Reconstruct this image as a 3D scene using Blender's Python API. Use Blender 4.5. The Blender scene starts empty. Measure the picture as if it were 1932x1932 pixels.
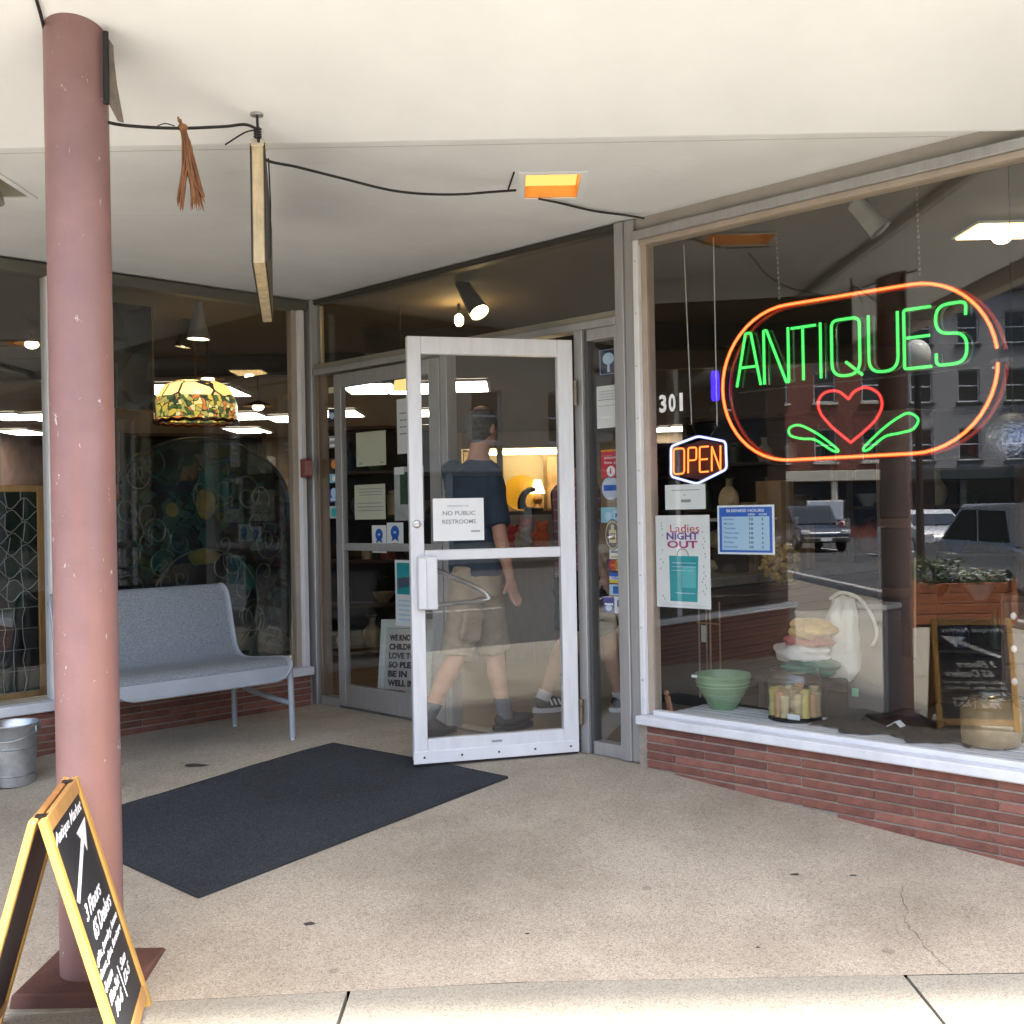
import bpy, bmesh, math, random
from mathutils import Vector as V, Matrix
RAD = math.radians
sc = bpy.context.scene
col = sc.collection
rnd = random.Random(11)

# ---------------------------------------------------------------- camera, sky, sun, exposure
CZ, FPX, ROLL = 1.266, 2098.0, RAD(1.05)
cam_d = bpy.data.cameras.new('camera'); cam = bpy.data.objects.new('camera', cam_d); col.objects.link(cam)
cam_d.sensor_width = 36; cam_d.lens = 36 * FPX / 1932; cam_d.clip_start = .05; cam_d.clip_end = 600
cam.location = (0, 0, CZ); cam.rotation_euler = (RAD(90), ROLL, 0)
sc.camera = cam
SUN_EL, SUN_AZ = 66, 152          # azimuth of the sun seen from above, measured from +Y clockwise
w = bpy.data.worlds.new('World'); sc.world = w; w.use_nodes = True
nt = w.node_tree; bg = nt.nodes['Background']
sky = nt.nodes.new('ShaderNodeTexSky'); sky.sky_type = 'NISHITA'; sky.sun_disc = False
sky.sun_elevation = RAD(SUN_EL); sky.sun_rotation = RAD(SUN_AZ); sky.dust_density = 4; sky.air_density = 1.0; sky.ozone_density = 1
nt.links.new(sky.outputs[0], bg.inputs[0]); bg.inputs[1].default_value = .15
sl = bpy.data.lights.new('sun', 'SUN'); so = bpy.data.objects.new('sun', sl); col.objects.link(so)
sl.energy = 3.2; sl.angle = RAD(6); sl.color = (1, .95, .87)
so.rotation_euler = (RAD(90 - SUN_EL), 0, RAD(180 - SUN_AZ)); so.location = (0, -5, 12)
sc.view_settings.view_transform = 'Standard'; sc.view_settings.look = 'None'
sc.view_settings.exposure = 2.55; sc.view_settings.gamma = 1
sc.render.engine = 'CYCLES'
cy = sc.cycles; cy.use_denoising = True; cy.max_bounces = 9; cy.transparent_max_bounces = 24; cy.diffuse_bounces = 5
cy.glossy_bounces = 4; cy.caustics_reflective = False; cy.caustics_refractive = False; cy.sample_clamp_indirect = 6

# ---------------------------------------------------------------- geometry of the place
C = V((-1.335, 7.548, 0))          # inner corner of the recessed shop front
Q2 = math.sqrt(2)
KR, KL = C.x + C.y, C.y - C.x
FR = {'W': (V((0, 0, 0)), 0.0), 'R': (C, RAD(-45)), 'L': (C, RAD(45))}

def ray(u, v):
    a = (u - 966) / FPX; b = (966 - v) / FPX; c, s = math.cos(ROLL), math.sin(ROLL)
    return V((a * c + b * s, 1, -a * s + b * c))
def at(u, v, Y):                    # point of the place that lies Y metres out
    return V((0, 0, CZ)) + ray(u, v) * Y
def rw(u, v, d=0):                  # on the right-hand front (d behind its face): along, height
    r = ray(u, v); p = V((0, 0, CZ)) + r * ((KR + d * Q2) / (r.x + r.y)); q = p - C
    return (q.x - q.y) / Q2, p.z
def lw(u, v, d=0):                  # on the left-hand front
    r = ray(u, v); p = V((0, 0, CZ)) + r * ((KL + d * Q2) / (r.y - r.x)); q = p - C
    return (q.x + q.y) / Q2, p.z
def gz(x, y):
    def drop(yy):
        t = 5.566 + .41 * min(3, max(0, -x)) - yy
        return -.086 * (t + math.sqrt(t * t + .01)) / 2
    if y < 3.43: return drop(3.43) - .02 * (3.43 - y)
    return drop(y)
def gr(u, v):
    r = ray(u, v); z = 0
    for _ in range(30):
        t = (z - CZ) / r.z; z = .5 * z + .5 * gz(r.x * t, t)
    return V((r.x * t, t, gz(r.x * t, t)))

# ---------------------------------------------------------------- objects
OFF = {}
def place(o, frame, o_, rz):
    org, ang = FR[frame]
    o_ = V(o_)
    o.location = org + Matrix.Rotation(ang, 3, 'Z') @ o_
    o.rotation_euler = (0, 0, ang + rz)
def tagit(o, label=None, cat=None, group=None, kind=None):
    if label: o['label'] = label
    if cat: o['category'] = cat
    if group: o['group'] = group
    if kind: o['kind'] = kind
def thing(name, label, cat, frame='W', o=(0, 0, 0), rz=0, group=None, kind=None, keep=True):
    """Empty at the base of a thing. keep: its parts are given in frame coordinates, else in the thing's own."""
    e = bpy.data.objects.new(name, None); col.objects.link(e); e.empty_display_size = .05
    place(e, frame, o, rz); tagit(e, label, cat, group, kind)
    OFF[e.name] = (V(o) if keep else V((0, 0, 0)), rz if keep else 0)
    return e
def link(name, me, parent=None):
    o = bpy.data.objects.new(name, me); col.objects.link(o)
    if parent: o.parent = parent
    return o
def mesh_of(bm, name, m, smooth=False, bevel=0, seg=1):
    if bevel: bmesh.ops.bevel(bm, geom=list(bm.edges), offset=bevel, segments=seg, affect='EDGES', profile=.5)
    bmesh.ops.recalc_face_normals(bm, faces=bm.faces)
    me = bpy.data.meshes.new(name); bm.to_mesh(me); bm.free()
    if m: me.materials.append(m)
    if smooth:
        me.shade_smooth()
        me.set_sharp_from_angle(angle=RAD(38))
    return me
def part(name, bm, m, parent, smooth=False, bevel=0, seg=1, label=None):
    off, rz = OFF.get(parent.name, (V((0, 0, 0)), 0))
    if off.length: bmesh.ops.translate(bm, verts=bm.verts, vec=-off)
    if rz: bmesh.ops.rotate(bm, verts=bm.verts, cent=(0, 0, 0), matrix=Matrix.Rotation(-rz, 3, 'Z'))
    o = link(name, mesh_of(bm, name, m, smooth, bevel, seg), parent)
    OFF[o.name] = (off, rz)
    if label: o['label'] = label
    return o
def solo(name, bm, m, label, cat, frame='W', o=(0, 0, 0), group=None, kind=None, smooth=False, bevel=0, seg=1):
    bmesh.ops.translate(bm, verts=bm.verts, vec=-V(o))
    ob = link(name, mesh_of(bm, name, m, smooth, bevel, seg))
    place(ob, frame, o, 0); tagit(ob, label, cat, group, kind)
    OFF[ob.name] = (V(o), 0)
    return ob
def B(): return bmesh.new()
def box(bm, x0, x1, y0, y1, z0, z1):
    vs = [bm.verts.new(p) for p in ((x0, y0, z0), (x1, y0, z0), (x1, y1, z0), (x0, y1, z0), (x0, y0, z1), (x1, y0, z1), (x1, y1, z1), (x0, y1, z1))]
    for f in ((0, 3, 2, 1), (4, 5, 6, 7), (0, 1, 5, 4), (1, 2, 6, 5), (2, 3, 7, 6), (3, 0, 4, 7)): bm.faces.new([vs[i] for i in f])
    return bm
def bx(*a): return box(B(), *a)
def obox(bm, mtx, x0, x1, y0, y1, z0, z1):
    vs = [bm.verts.new(mtx @ V(p)) for p in ((x0, y0, z0), (x1, y0, z0), (x1, y1, z0), (x0, y1, z0), (x0, y0, z1), (x1, y0, z1), (x1, y1, z1), (x0, y1, z1))]
    for f in ((0, 3, 2, 1), (4, 5, 6, 7), (0, 1, 5, 4), (1, 2, 6, 5), (2, 3, 7, 6), (3, 0, 4, 7)): bm.faces.new([vs[i] for i in f])
    return bm
def tube(bm, pts, r, n=8, closed=False, taper=None):
    pts = [V(p) for p in pts]; N = len(pts); rings = []; up = None
    for i, p in enumerate(pts):
        if closed: t = pts[(i + 1) % N] - pts[i - 1]
        else: t = pts[min(i + 1, N - 1)] - pts[max(i - 1, 0)]
        if t.length < 1e-9: t = V((0, 0, 1))
        t.normalize()
        if up is None: up = t.orthogonal().normalized()
        up = (up - t * up.dot(t)); up = up.normalized() if up.length > 1e-6 else t.orthogonal().normalized()
        bi = t.cross(up); rr = taper[i] if taper else r
        rings.append([bm.verts.new(p + (up * math.cos(a) + bi * math.sin(a)) * rr) for a in (2 * math.pi * k / n for k in range(n))])
    for i in range(N if closed else N - 1):
        a, b = rings[i], rings[(i + 1) % N]
        sh = 0
        if closed and i == N - 1: sh = min(range(n), key=lambda q: (a[0].co - b[q].co).length)
        for k in range(n): bm.faces.new((a[k], a[(k + 1) % n], b[(k + 1 + sh) % n], b[(k + sh) % n]))
    if not closed:
        bm.faces.new(rings[0][::-1]); bm.faces.new(rings[-1])
    return bm
def cat(pts, k=6, closed=False):
    pts = [V(p) for p in pts]; N = len(pts); out = []
    for i in range(N if closed else N - 1):
        g = (lambda j: pts[j % N]) if closed else (lambda j: pts[max(0, min(N - 1, j))])
        p0, p1, p2, p3 = g(i - 1), g(i), g(i + 1), g(i + 2)
        for j in range(k):
            t = j / k
            out.append(.5 * (2 * p1 + (p2 - p0) * t + (2 * p0 - 5 * p1 + 4 * p2 - p3) * t * t + (3 * p1 - p0 - 3 * p2 + p3) * t ** 3))
    if not closed: out.append(pts[-1])
    return out
def lathe(bm, prof, n=28, c=(0, 0, 0), mtx=None):
    c = V(c); rings = []
    for r, z in prof:
        if r < 1e-6: rings.append([bm.verts.new((0, 0, z))])
        else: rings.append([bm.verts.new((r * math.cos(2 * math.pi * k / n), r * math.sin(2 * math.pi * k / n), z)) for k in range(n)])
    for a, b in zip(rings, rings[1:]):
        for k in range(n):
            q = [a[k % len(a)], a[(k + 1) % len(a)], b[(k + 1) % len(b)], b[k % len(b)]]
            f = []
            [f.append(x) for x in q if x not in f]
            if len(f) > 2: bm.faces.new(f)
    for r_ in rings:
        for v_ in r_: v_.co = (mtx @ v_.co if mtx else v_.co) + c
    return bm
def prism(bm, poly, y0, y1, axis='y'):
    """polygon in (x,z) given thickness along y"""
    def mk(p, t): return {'y': (p[0], t, p[1]), 'z': (p[0], p[1], t), 'x': (t, p[0], p[1])}[axis]
    a = [bm.verts.new(mk(p, y0)) for p in poly]; b = [bm.verts.new(mk(p, y1)) for p in poly]
    n = len(poly); bm.faces.new(a); bm.faces.new(b[::-1])
    for i in range(n): bm.faces.new((a[i], b[i], b[(i + 1) % n], a[(i + 1) % n]))
    return bm
def ell(bm, c, rx, ry, rz, mtx=None, u=18, v=12):
    for q in bmesh.ops.create_uvsphere(bm, u_segments=u, v_segments=v, radius=1)['verts']:
        p = V((q.co.x * rx, q.co.y * ry, q.co.z * rz)); q.co = (mtx @ p if mtx else p) + V(c)
    return bm
def caps(bm, p0, p1, r0, r1, n=14, k=5):
    p0, p1 = V(p0), V(p1); d = (p1 - p0).normalized()
    pts, rr = [], []
    for i in range(k): a = math.pi / 2 * (1 - i / k); pts.append(p0 - d * r0 * math.sin(a)); rr.append(max(.0005, r0 * math.cos(a)))
    pts += [p0, p1]; rr += [r0, r1]
    for i in range(1, k + 1): a = math.pi / 2 * i / k; pts.append(p1 + d * r1 * math.sin(a)); rr.append(max(.0005, r1 * math.cos(a)))
    return tube(bm, pts, 0, n, taper=rr)
def loft(bm, rings, n=22):
    """rings: (centre, xdir, ydir) with lengths as radii"""
    R_ = [[bm.verts.new(V(c) + V(x) * math.cos(2 * math.pi * k / n) + V(y) * math.sin(2 * math.pi * k / n)) for k in range(n)] for c, x, y in rings]
    for a, b in zip(R_, R_[1:]):
        for k in range(n): bm.faces.new((a[k], a[(k + 1) % n], b[(k + 1) % n], b[k]))
    bm.faces.new(R_[0][::-1]); bm.faces.new(R_[-1]); return bm
def thick(bm, dz):
    n = bmesh.ops.extrude_face_region(bm, geom=bm.faces[:], use_keep_orig=True)
    for v_ in n['geom']:
        if isinstance(v_, bmesh.types.BMVert): v_.co.z -= dz
    return bm
from mathutils import noise as _nz
def wrinkle(bm, amp, sx, sy, sz, seed=0):
    bm.normal_update()
    for v_ in bm.verts:
        p = v_.co; q = V((p.x * sx + seed, p.y * sy, p.z * sz + 3 * seed))
        n_ = _nz.noise(q) ; n_ = (1 - abs(n_) * 2.2) * .7 + _nz.noise(q * 2.3) * .4
        v_.co = p + v_.normal * amp * n_
    return bm
def remesh(bm, vox, smooth=4):
    bmesh.ops.recalc_face_normals(bm, faces=bm.faces)
    me = bpy.data.meshes.new('tmp'); bm.to_mesh(me); bm.free()
    o = bpy.data.objects.new('tmp', me); col.objects.link(o)
    m = o.modifiers.new('r', 'REMESH'); m.mode = 'VOXEL'; m.voxel_size = vox
    s = o.modifiers.new('s', 'SMOOTH'); s.iterations = smooth; s.factor = .5
    dg = bpy.context.evaluated_depsgraph_get()
    me2 = bpy.data.meshes.new_from_object(o.evaluated_get(dg)); bpy.data.objects.remove(o); bpy.data.meshes.remove(me)
    b2 = B(); b2.from_mesh(me2); bpy.data.meshes.remove(me2); return b2
_tc = {}
def textbm(s, bold=0, shear=0, ex=.002):
    """unit text: mesh in x,z, facing -y, with its bounds"""
    cu = bpy.data.curves.new('t', 'FONT'); cu.body = s; cu.size = 1; cu.extrude = ex; cu.offset = bold; cu.shear = shear; cu.resolution_u = 3
    o = bpy.data.objects.new('t', cu); col.objects.link(o)
    dg = bpy.context.evaluated_depsgraph_get(); me = bpy.data.meshes.new_from_object(o.evaluated_get(dg))
    bpy.data.objects.remove(o); bpy.data.curves.remove(cu)
    bm = B(); bm.from_mesh(me); bpy.data.meshes.remove(me)
    bmesh.ops.remove_doubles(bm, verts=bm.verts, dist=1e-5)
    xs = [v_.co.x for v_ in bm.verts]; ys = [v_.co.y for v_ in bm.verts]
    for v_ in bm.verts: v_.co = V((v_.co.x, -v_.co.z, v_.co.y))
    return bm, min(xs), max(xs), min(ys), max(ys)
def text(bm, s, x0, x1, z0, z1, y, bold=0, shear=0, fit=True, mtx=None, dep=.0008):
    t, a, b, c, d = textbm(s, bold, shear)
    sx, sz = (x1 - x0) / (b - a), (z1 - z0) / (d - c)
    if not fit: sx = min(sx, sz); 
    ox = (x0 + x1) / 2 - (a + b) / 2 * sx
    mp = {}
    for v_ in t.verts:
        p = V((ox + v_.co.x * sx, y + v_.co.y / .002 * dep / 2, z0 + (v_.co.z - c) * sz)); mp[v_] = bm.verts.new(mtx @ p if mtx else p)
    for f in t.faces:
        try: bm.faces.new([mp[q] for q in f.verts])
        except ValueError: pass
    t.free(); return bm

# ---------------------------------------------------------------- materials
MC = {}
def nd(t, n, **k):
    x = t.nodes.new(n)
    for a, b in k.items(): setattr(x, a, b)
    return x
def M(name, c, rough=.5, metal=0, var=.12, scale=6, bump=.0, bscale=90, spec=.5, coat=0, stretch=None, det=6):
    if name in MC: return MC[name]
    m = bpy.data.materials.new(name); m.use_nodes = True; t = m.node_tree; p = t.nodes['Principled BSDF']; L = t.links.new
    p.inputs['Roughness'].default_value = rough; p.inputs['Metallic'].default_value = metal
    p.inputs['Specular IOR Level'].default_value = spec; p.inputs['Coat Weight'].default_value = coat
    tc = nd(t, 'ShaderNodeTexCoord'); mp = nd(t, 'ShaderNodeMapping'); L(tc.outputs['Object'], mp.inputs[0])
    if stretch: mp.inputs['Scale'].default_value = stretch
    if var:
        no = nd(t, 'ShaderNodeTexNoise'); no.inputs['Scale'].default_value = scale; no.inputs['Detail'].default_value = det; no.inputs['Roughness'].default_value = .62
        L(mp.outputs[0], no.inputs['Vector'])
        cr = nd(t, 'ShaderNodeValToRGB'); cr.color_ramp.elements[0].position = .3; cr.color_ramp.elements[1].position = .7
        cr.color_ramp.elements[0].color = tuple(max(0, x * (1 - var)) for x in c) + (1,); cr.color_ramp.elements[1].color = tuple(min(1, x * (1 + var)) for x in c) + (1,)
        L(no.outputs[0], cr.inputs[0]); L(cr.outputs[0], p.inputs['Base Color'])
        mr = nd(t, 'ShaderNodeMapRange'); mr.inputs[3].default_value = max(.02, rough - .1); mr.inputs[4].default_value = min(1, rough + .1)
        L(no.outputs[0], mr.inputs[0]); L(mr.outputs[0], p.inputs['Roughness'])
    else: p.inputs['Base Color'].default_value = tuple(c) + (1,)
    if bump:
        n2 = nd(t, 'ShaderNodeTexNoise'); n2.inputs['Scale'].default_value = bscale; n2.inputs['Detail'].default_value = 4; L(mp.outputs[0], n2.inputs['Vector'])
        b = nd(t, 'ShaderNodeBump'); b.inputs['Strength'].default_value = bump; b.inputs['Distance'].default_value = .01
        L(n2.outputs[0], b.inputs['Height']); L(b.outputs[0], p.inputs['Normal'])
    MC[name] = m; return m
def E(name, c, s):
    if name in MC: return MC[name]
    m = bpy.data.materials.new(name); m.use_nodes = True; t = m.node_tree; t.nodes.clear()
    o = nd(t, 'ShaderNodeOutputMaterial'); e = nd(t, 'ShaderNodeEmission'); e.inputs[0].default_value = tuple(c) + (1,); e.inputs[1].default_value = s
    t.links.new(e.outputs[0], o.inputs[0]); MC[name] = m; return m
def glassmat(name, tint=(.93, .95, .94), f0=.055, wav=0):
    if name in MC: return MC[name]
    m = bpy.data.materials.new(name); m.use_nodes = True; t = m.node_tree; t.nodes.clear(); L = t.links.new
    o = nd(t, 'ShaderNodeOutputMaterial'); mx = nd(t, 'ShaderNodeMixShader'); tr = nd(t, 'ShaderNodeBsdfTransparent'); gl = nd(t, 'ShaderNodeBsdfGlossy')
    tr.inputs[0].default_value = tuple(tint) + (1,); gl.inputs['Roughness'].default_value = 0.0; gl.inputs[0].default_value = (1, 1, 1, 1)
    ge = nd(t, 'ShaderNodeNewGeometry'); dt = nd(t, 'ShaderNodeVectorMath', operation='DOT_PRODUCT'); L(ge.outputs['Incoming'], dt.inputs[0]); L(ge.outputs['Normal'], dt.inputs[1])
    ab = nd(t, 'ShaderNodeMath', operation='ABSOLUTE'); L(dt.outputs['Value'], ab.inputs[0])
    on = nd(t, 'ShaderNodeMath', operation='SUBTRACT'); on.inputs[0].default_value = 1; L(ab.outputs[0], on.inputs[1])
    pw = nd(t, 'ShaderNodeMath', operation='POWER'); pw.inputs[1].default_value = 5; L(on.outputs[0], pw.inputs[0])
    ma = nd(t, 'ShaderNodeMath', operation='MULTIPLY_ADD'); ma.inputs[1].default_value = 1 - f0; ma.inputs[2].default_value = f0; L(pw.outputs[0], ma.inputs[0])
    L(ma.outputs[0], mx.inputs[0]); L(tr.outputs[0], mx.inputs[1]); L(gl.outputs[0], mx.inputs[2]); L(mx.outputs[0], o.inputs[0])
    if wav:
        n2 = nd(t, 'ShaderNodeTexNoise'); n2.inputs['Scale'].default_value = 1.4; b = nd(t, 'ShaderNodeBump'); b.inputs['Strength'].default_value = wav; b.inputs['Distance'].default_value = .02
        L(n2.outputs[0], b.inputs['Height']); L(b.outputs[0], gl.inputs['Normal'])
    MC[name] = m; return m
def neonmat(name, c, s, a=.5):
    m = bpy.data.materials.new(name); m.use_nodes = True; t = m.node_tree; t.nodes.clear(); L = t.links.new
    o = nd(t, 'ShaderNodeOutputMaterial'); mx = nd(t, 'ShaderNodeMixShader'); tr = nd(t, 'ShaderNodeBsdfTransparent'); e = nd(t, 'ShaderNodeEmission')
    e.inputs[0].default_value = tuple(c) + (1,); e.inputs[1].default_value = s; mx.inputs[0].default_value = a
    L(tr.outputs[0], mx.inputs[1]); L(e.outputs[0], mx.inputs[2]); L(mx.outputs[0], o.inputs[0]); return m
def speckle(name, base, dark, light, sc_=160, rough=.75, stain=.35, bump=.25):
    m = bpy.data.materials.new(name); m.use_nodes = True; t = m.node_tree; p = t.nodes['Principled BSDF']; L = t.links.new
    p.inputs['Roughness'].default_value = rough
    tc = nd(t, 'ShaderNodeTexCoord')
    vo = nd(t, 'ShaderNodeTexVoronoi'); vo.inputs['Scale'].default_value = sc_; L(tc.outputs['Object'], vo.inputs['Vector'])
    sp = nd(t, 'ShaderNodeSeparateColor'); L(vo.outputs['Color'], sp.inputs[0])
    cr = nd(t, 'ShaderNodeValToRGB'); e = cr.color_ramp.elements
    e[0].position = 0; e[0].color = tuple(dark) + (1,); e[1].position = 1; e[1].color = tuple(light) + (1,)
    for pos, c in ((.12, dark), (.3, base), (.8, base)):
        q = e.new(pos); q.color = tuple(c) + (1,)
    L(sp.outputs[0], cr.inputs[0])
    n1 = nd(t, 'ShaderNodeTexNoise'); n1.inputs['Scale'].default_value = 1.3; n1.inputs['Detail'].default_value = 8; n1.inputs['Roughness'].default_value = .65; L(tc.outputs['Object'], n1.inputs['Vector'])
    r2 = nd(t, 'ShaderNodeValToRGB'); r2.color_ramp.elements[0].position = .32; r2.color_ramp.elements[1].position = .62
    k = 1 - stain; r2.color_ramp.elements[0].color = (k, k * .98, k * .95, 1); r2.color_ramp.elements[1].color = (1, 1, 1, 1); L(n1.outputs[0], r2.inputs[0])
    mx = nd(t, 'ShaderNodeMix', data_type='RGBA', blend_type='MULTIPLY'); mx.inputs[0].default_value = 1; L(cr.outputs[0], mx.inputs[6]); L(r2.outputs[0], mx.inputs[7])
    # small dark spots of old gum and grime
    v2 = nd(t, 'ShaderNodeTexVoronoi'); v2.inputs['Scale'].default_value = 3.1; L(tc.outputs['Object'], v2.inputs['Vector'])
    r3 = nd(t, 'ShaderNodeValToRGB'); r3.color_ramp.elements[0].position = .05; r3.color_ramp.elements[0].color = (.62, .61, .60, 1); r3.color_ramp.elements[1].position = .075; r3.color_ramp.elements[1].color = (1, 1, 1, 1); L(v2.outputs['Distance'], r3.inputs[0])
    m2 = nd(t, 'ShaderNodeMix', data_type='RGBA', blend_type='MULTIPLY'); m2.inputs[0].default_value = .75; L(mx.outputs[2], m2.inputs[6]); L(r3.outputs[0], m2.inputs[7])
    L(m2.outputs[2], p.inputs['Base Color'])
    b = nd(t, 'ShaderNodeBump'); b.inputs['Strength'].default_value = bump; b.inputs['Distance'].default_value = .003; L(vo.outputs['Distance'], b.inputs['Height']); L(b.outputs[0], p.inputs['Normal'])
    MC[name] = m; return m
def cellmat(name, ramp, scale=14, rough=.25, emit=0, dist=.6, lead=(.01, .01, .012)):
    """leaded coloured glass: cells of colour with dark came between"""
    m = bpy.data.materials.new(name); m.use_nodes = True; t = m.node_tree; p = t.nodes['Principled BSDF']; L = t.links.new
    tc = nd(t, 'ShaderNodeTexCoord'); n = nd(t, 'ShaderNodeTexNoise'); n.inputs['Scale'].default_value = 3.5; L(tc.outputs['Object'], n.inputs['Vector'])
    mx = nd(t, 'ShaderNodeMix', data_type='VECTOR'); mx.inputs[0].default_value = dist * .3; L(tc.outputs['Object'], mx.inputs[4]); L(n.outputs['Color'], mx.inputs[5])
    v1 = nd(t, 'ShaderNodeTexVoronoi'); v1.inputs['Scale'].default_value = scale; L(mx.outputs[1], v1.inputs['Vector'])
    v2 = nd(t, 'ShaderNodeTexVoronoi', feature='DISTANCE_TO_EDGE'); v2.inputs['Scale'].default_value = scale; L(mx.outputs[1], v2.inputs['Vector'])
    s = nd(t, 'ShaderNodeSeparateColor'); L(v1.outputs['Color'], s.inputs[0])
    cr = nd(t, 'ShaderNodeValToRGB'); cr.color_ramp.interpolation = 'CONSTANT'; e = cr.color_ramp.elements
    e[0].color = tuple(ramp[0]) + (1,); e[1].position = 1 - 1 / len(ramp); e[1].color = tuple(ramp[-1]) + (1,)
    for i, c in enumerate(ramp[1:-1]): q = e.new((i + 1) / len(ramp)); q.color = tuple(c) + (1,)
    L(s.outputs[0], cr.inputs[0])
    st = nd(t, 'ShaderNodeMath', operation='GREATER_THAN'); st.inputs[1].default_value = .045; L(v2.outputs['Distance'], st.inputs[0])
    m2 = nd(t, 'ShaderNodeMix', data_type='RGBA'); m2.inputs[6].default_value = tuple(lead) + (1,); L(st.outputs[0], m2.inputs[0]); L(cr.outputs[0], m2.inputs[7])
    L(m2.outputs[2], p.inputs['Base Color']); p.inputs['Roughness'].default_value = rough
    if emit: L(m2.outputs[2], p.inputs['Emission Color']); p.inputs['Emission Strength'].default_value = emit
    MC[name] = m; return m

ALU = M('aluminium_frame', (.40, .40, .395), .42, .45, .10, 4, .02, 200, stretch=(8, 8, .6))
DOORW = M('door_white_metal', (.72, .735, .765), .4, .15, .07, 5, .015, 220, stretch=(6, 6, .8))
TRIMW = M('white_trim', (.74, .75, .77), .45, 0, .08, 5)
SILLW = M('sill_white_paint', (.72, .74, .78), .5, 0, .10, 9, .05, 60)
TAN = M('tan_inner_trim', (.40, .335, .27), .55, 0, .12, 6)
GLASS = glassmat('shop_glass', (.965, .975, .97), .055, .012)
DGLASS = glassmat('door_glass', (.97, .975, .972), .036)
BRICK = M('red_roman_brick', (.20, .080, .058), .8, 0, .32, 14, .5, 70)
MORT = M('grey_mortar', (.33, .29, .245), .9, 0, .2, 20, .4, 80)
SOFF = M('soffit_plaster', (.80, .83, .865), .85, 0, .06, 1.1, .06, 26)
SOFB = M('soffit_plaster_shaded', (.75, .78, .81), .85, 0, .07, 1.6, .08, 26)  # same plaster for the rear soffit, its shade put into a darker colour
HEAD = M('header_paint', (.38, .35, .31), .7, 0, .08, 5, .05, 60)
FLOORM = speckle('exposed_aggregate', (.455, .395, .31), (.30, .25, .19), (.58, .53, .445), 230, .78, .30)
SLABM = speckle('pale_concrete_slab', (.36, .335, .275), (.24, .22, .18), (.44, .42, .36), 260, .85, .22, .15)
BLACK = M('black_rubber', (.012, .012, .013), .5, 0, 0)
DARKM = M('dark_gap', (.018, .017, .016), .7, 0, 0)
WIREM = M('black_cable', (.012, .012, .012), .5, 0, 0)
STEEL = M('bright_steel', (.55, .55, .54), .3, .9, .1, 30)
PAPER = M('white_paper', (.82, .84, .85), .7, 0, .03, 8)
CREAM = M('cream_paper', (.62, .62, .48), .75, 0, .05, 8)
INK = M('black_ink', (.03, .03, .035), .6, 0, 0)
GREYI = M('grey_ink', (.28, .31, .33), .6, 0, 0)
CHALK = M('chalk_paint', (.80, .82, .84), .8, 0, .08, 60)
BROWNW = M('dark_brown_wood', (.055, .030, .019), .5, 0, .35, 5, .1, 50, stretch=(1, 8, 8))
OAK = M('golden_oak', (.42, .20, .06), .45, 0, .25, 4, .08, 40, stretch=(6, 6, 1))
PINE = M('yellow_pine', (.66, .37, .09), .45, 0, .18, 4, .05, 40, stretch=(7, 7, 1))
BLUEI = M('blue_ink', (.02, .12, .52), .5, 0, .05); REDI = M('red_ink', (.55, .03, .05), .5, 0, .05)
TEALI = M('teal_ink', (.02, .34, .38), .5, 0, .12, 14); MAGI = M('magenta_ink', (.42, .03, .20), .5, 0, .05)
PALEB = M('pale_blue_ink', (.42, .62, .82), .5, 0, .04); PURPI = M('purple_ink', (.16, .05, .30), .5, 0, .05)
ORNI = M('orange_ink', (.75, .28, .03), .5, 0, .05); GOLDI = M('gold_ink', (.62, .50, .26), .5, 0, .05); NAVYI = M('navy_ink', (.012, .018, .06), .5, 0, .05)
YELI = M('yellow_ink', (.75, .60, .08), .5, 0, .05); SKYI = M('sky_blue_ink', (.22, .50, .62), .5, 0, .1, 20)
# ================================================================ SETTING: ground
def sheet(bm, xs, ys, f, skip=None):
    g = [[bm.verts.new((x, y, f(x, y))) for y in ys] for x in xs]
    for i in range(len(xs) - 1):
        for j in range(len(ys) - 1):
            bm.faces.new((g[i][j], g[i + 1][j], g[i + 1][j + 1], g[i][j + 1]))
    return bm
fr_ = lambda a, b, n: [a + (b - a) * i / n for i in range(n + 1)]
floor = solo('entrance_floor', sheet(B(), fr_(-9, 9, 90), fr_(3.43, 9.2, 60), gz), FLOORM, None, None, kind='structure', smooth=True)
floor['label'] = 'tan exposed aggregate floor sloping from the shop door to the sidewalk'
base = solo('sidewalk', sheet(B(), fr_(-60, 60, 60), fr_(-.3, 3.43, 8), lambda x, y: gz(x, y) - .035), M('dark_joint_grout', (.16, .14, .11), .95, 0, .3, 12), None, None, kind='structure')
xs = [-.53 + 1.715 * k for k in range(-6, 6)]
for r_, (ya, yb) in enumerate(((3.427, 3.116), (3.108, 1.42), (1.41, -.29))):
    for k in range(len(xs) - 1):
        a, b_ = xs[k] + .006, xs[k + 1] - .006
        bm = B(); rd = random.Random(k * 7 + r_); dz = rd.uniform(-.001, .002)
        top = sheet(bm, fr_(a, b_, 6), [yb, (ya + yb) / 2, ya], lambda x, y: gz(x, y) + dz)
        thick(bm, .045)
        part('slab', bm, SLABM, base)
solo('kerb', bx(-60, 60, -.46, -.3, -.62, -.27), M('kerb_stone', (.36, .35, .33), .85, 0, .15, 9, .2, 60), None, None, kind='structure', bevel=.015)
solo('street', bx(-140, 90, -40, -.46, -.7, -.40), M('asphalt', (.042, .042, .044), .85, 0, .25, 3, .3, 120), None, None, kind='structure')
ln = thing('street_marking', 'white dashed centre line along the asphalt street', 'road marking', 'W', (0, -6, -.396))
for k in range(24): part('dash', bx(-80 + 6 * k, -77 + 6 * k, -6.06, -5.94, -.3995, -.393), M('road_paint', (.6, .6, .56), .8, 0, .15, 8), ln)
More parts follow.
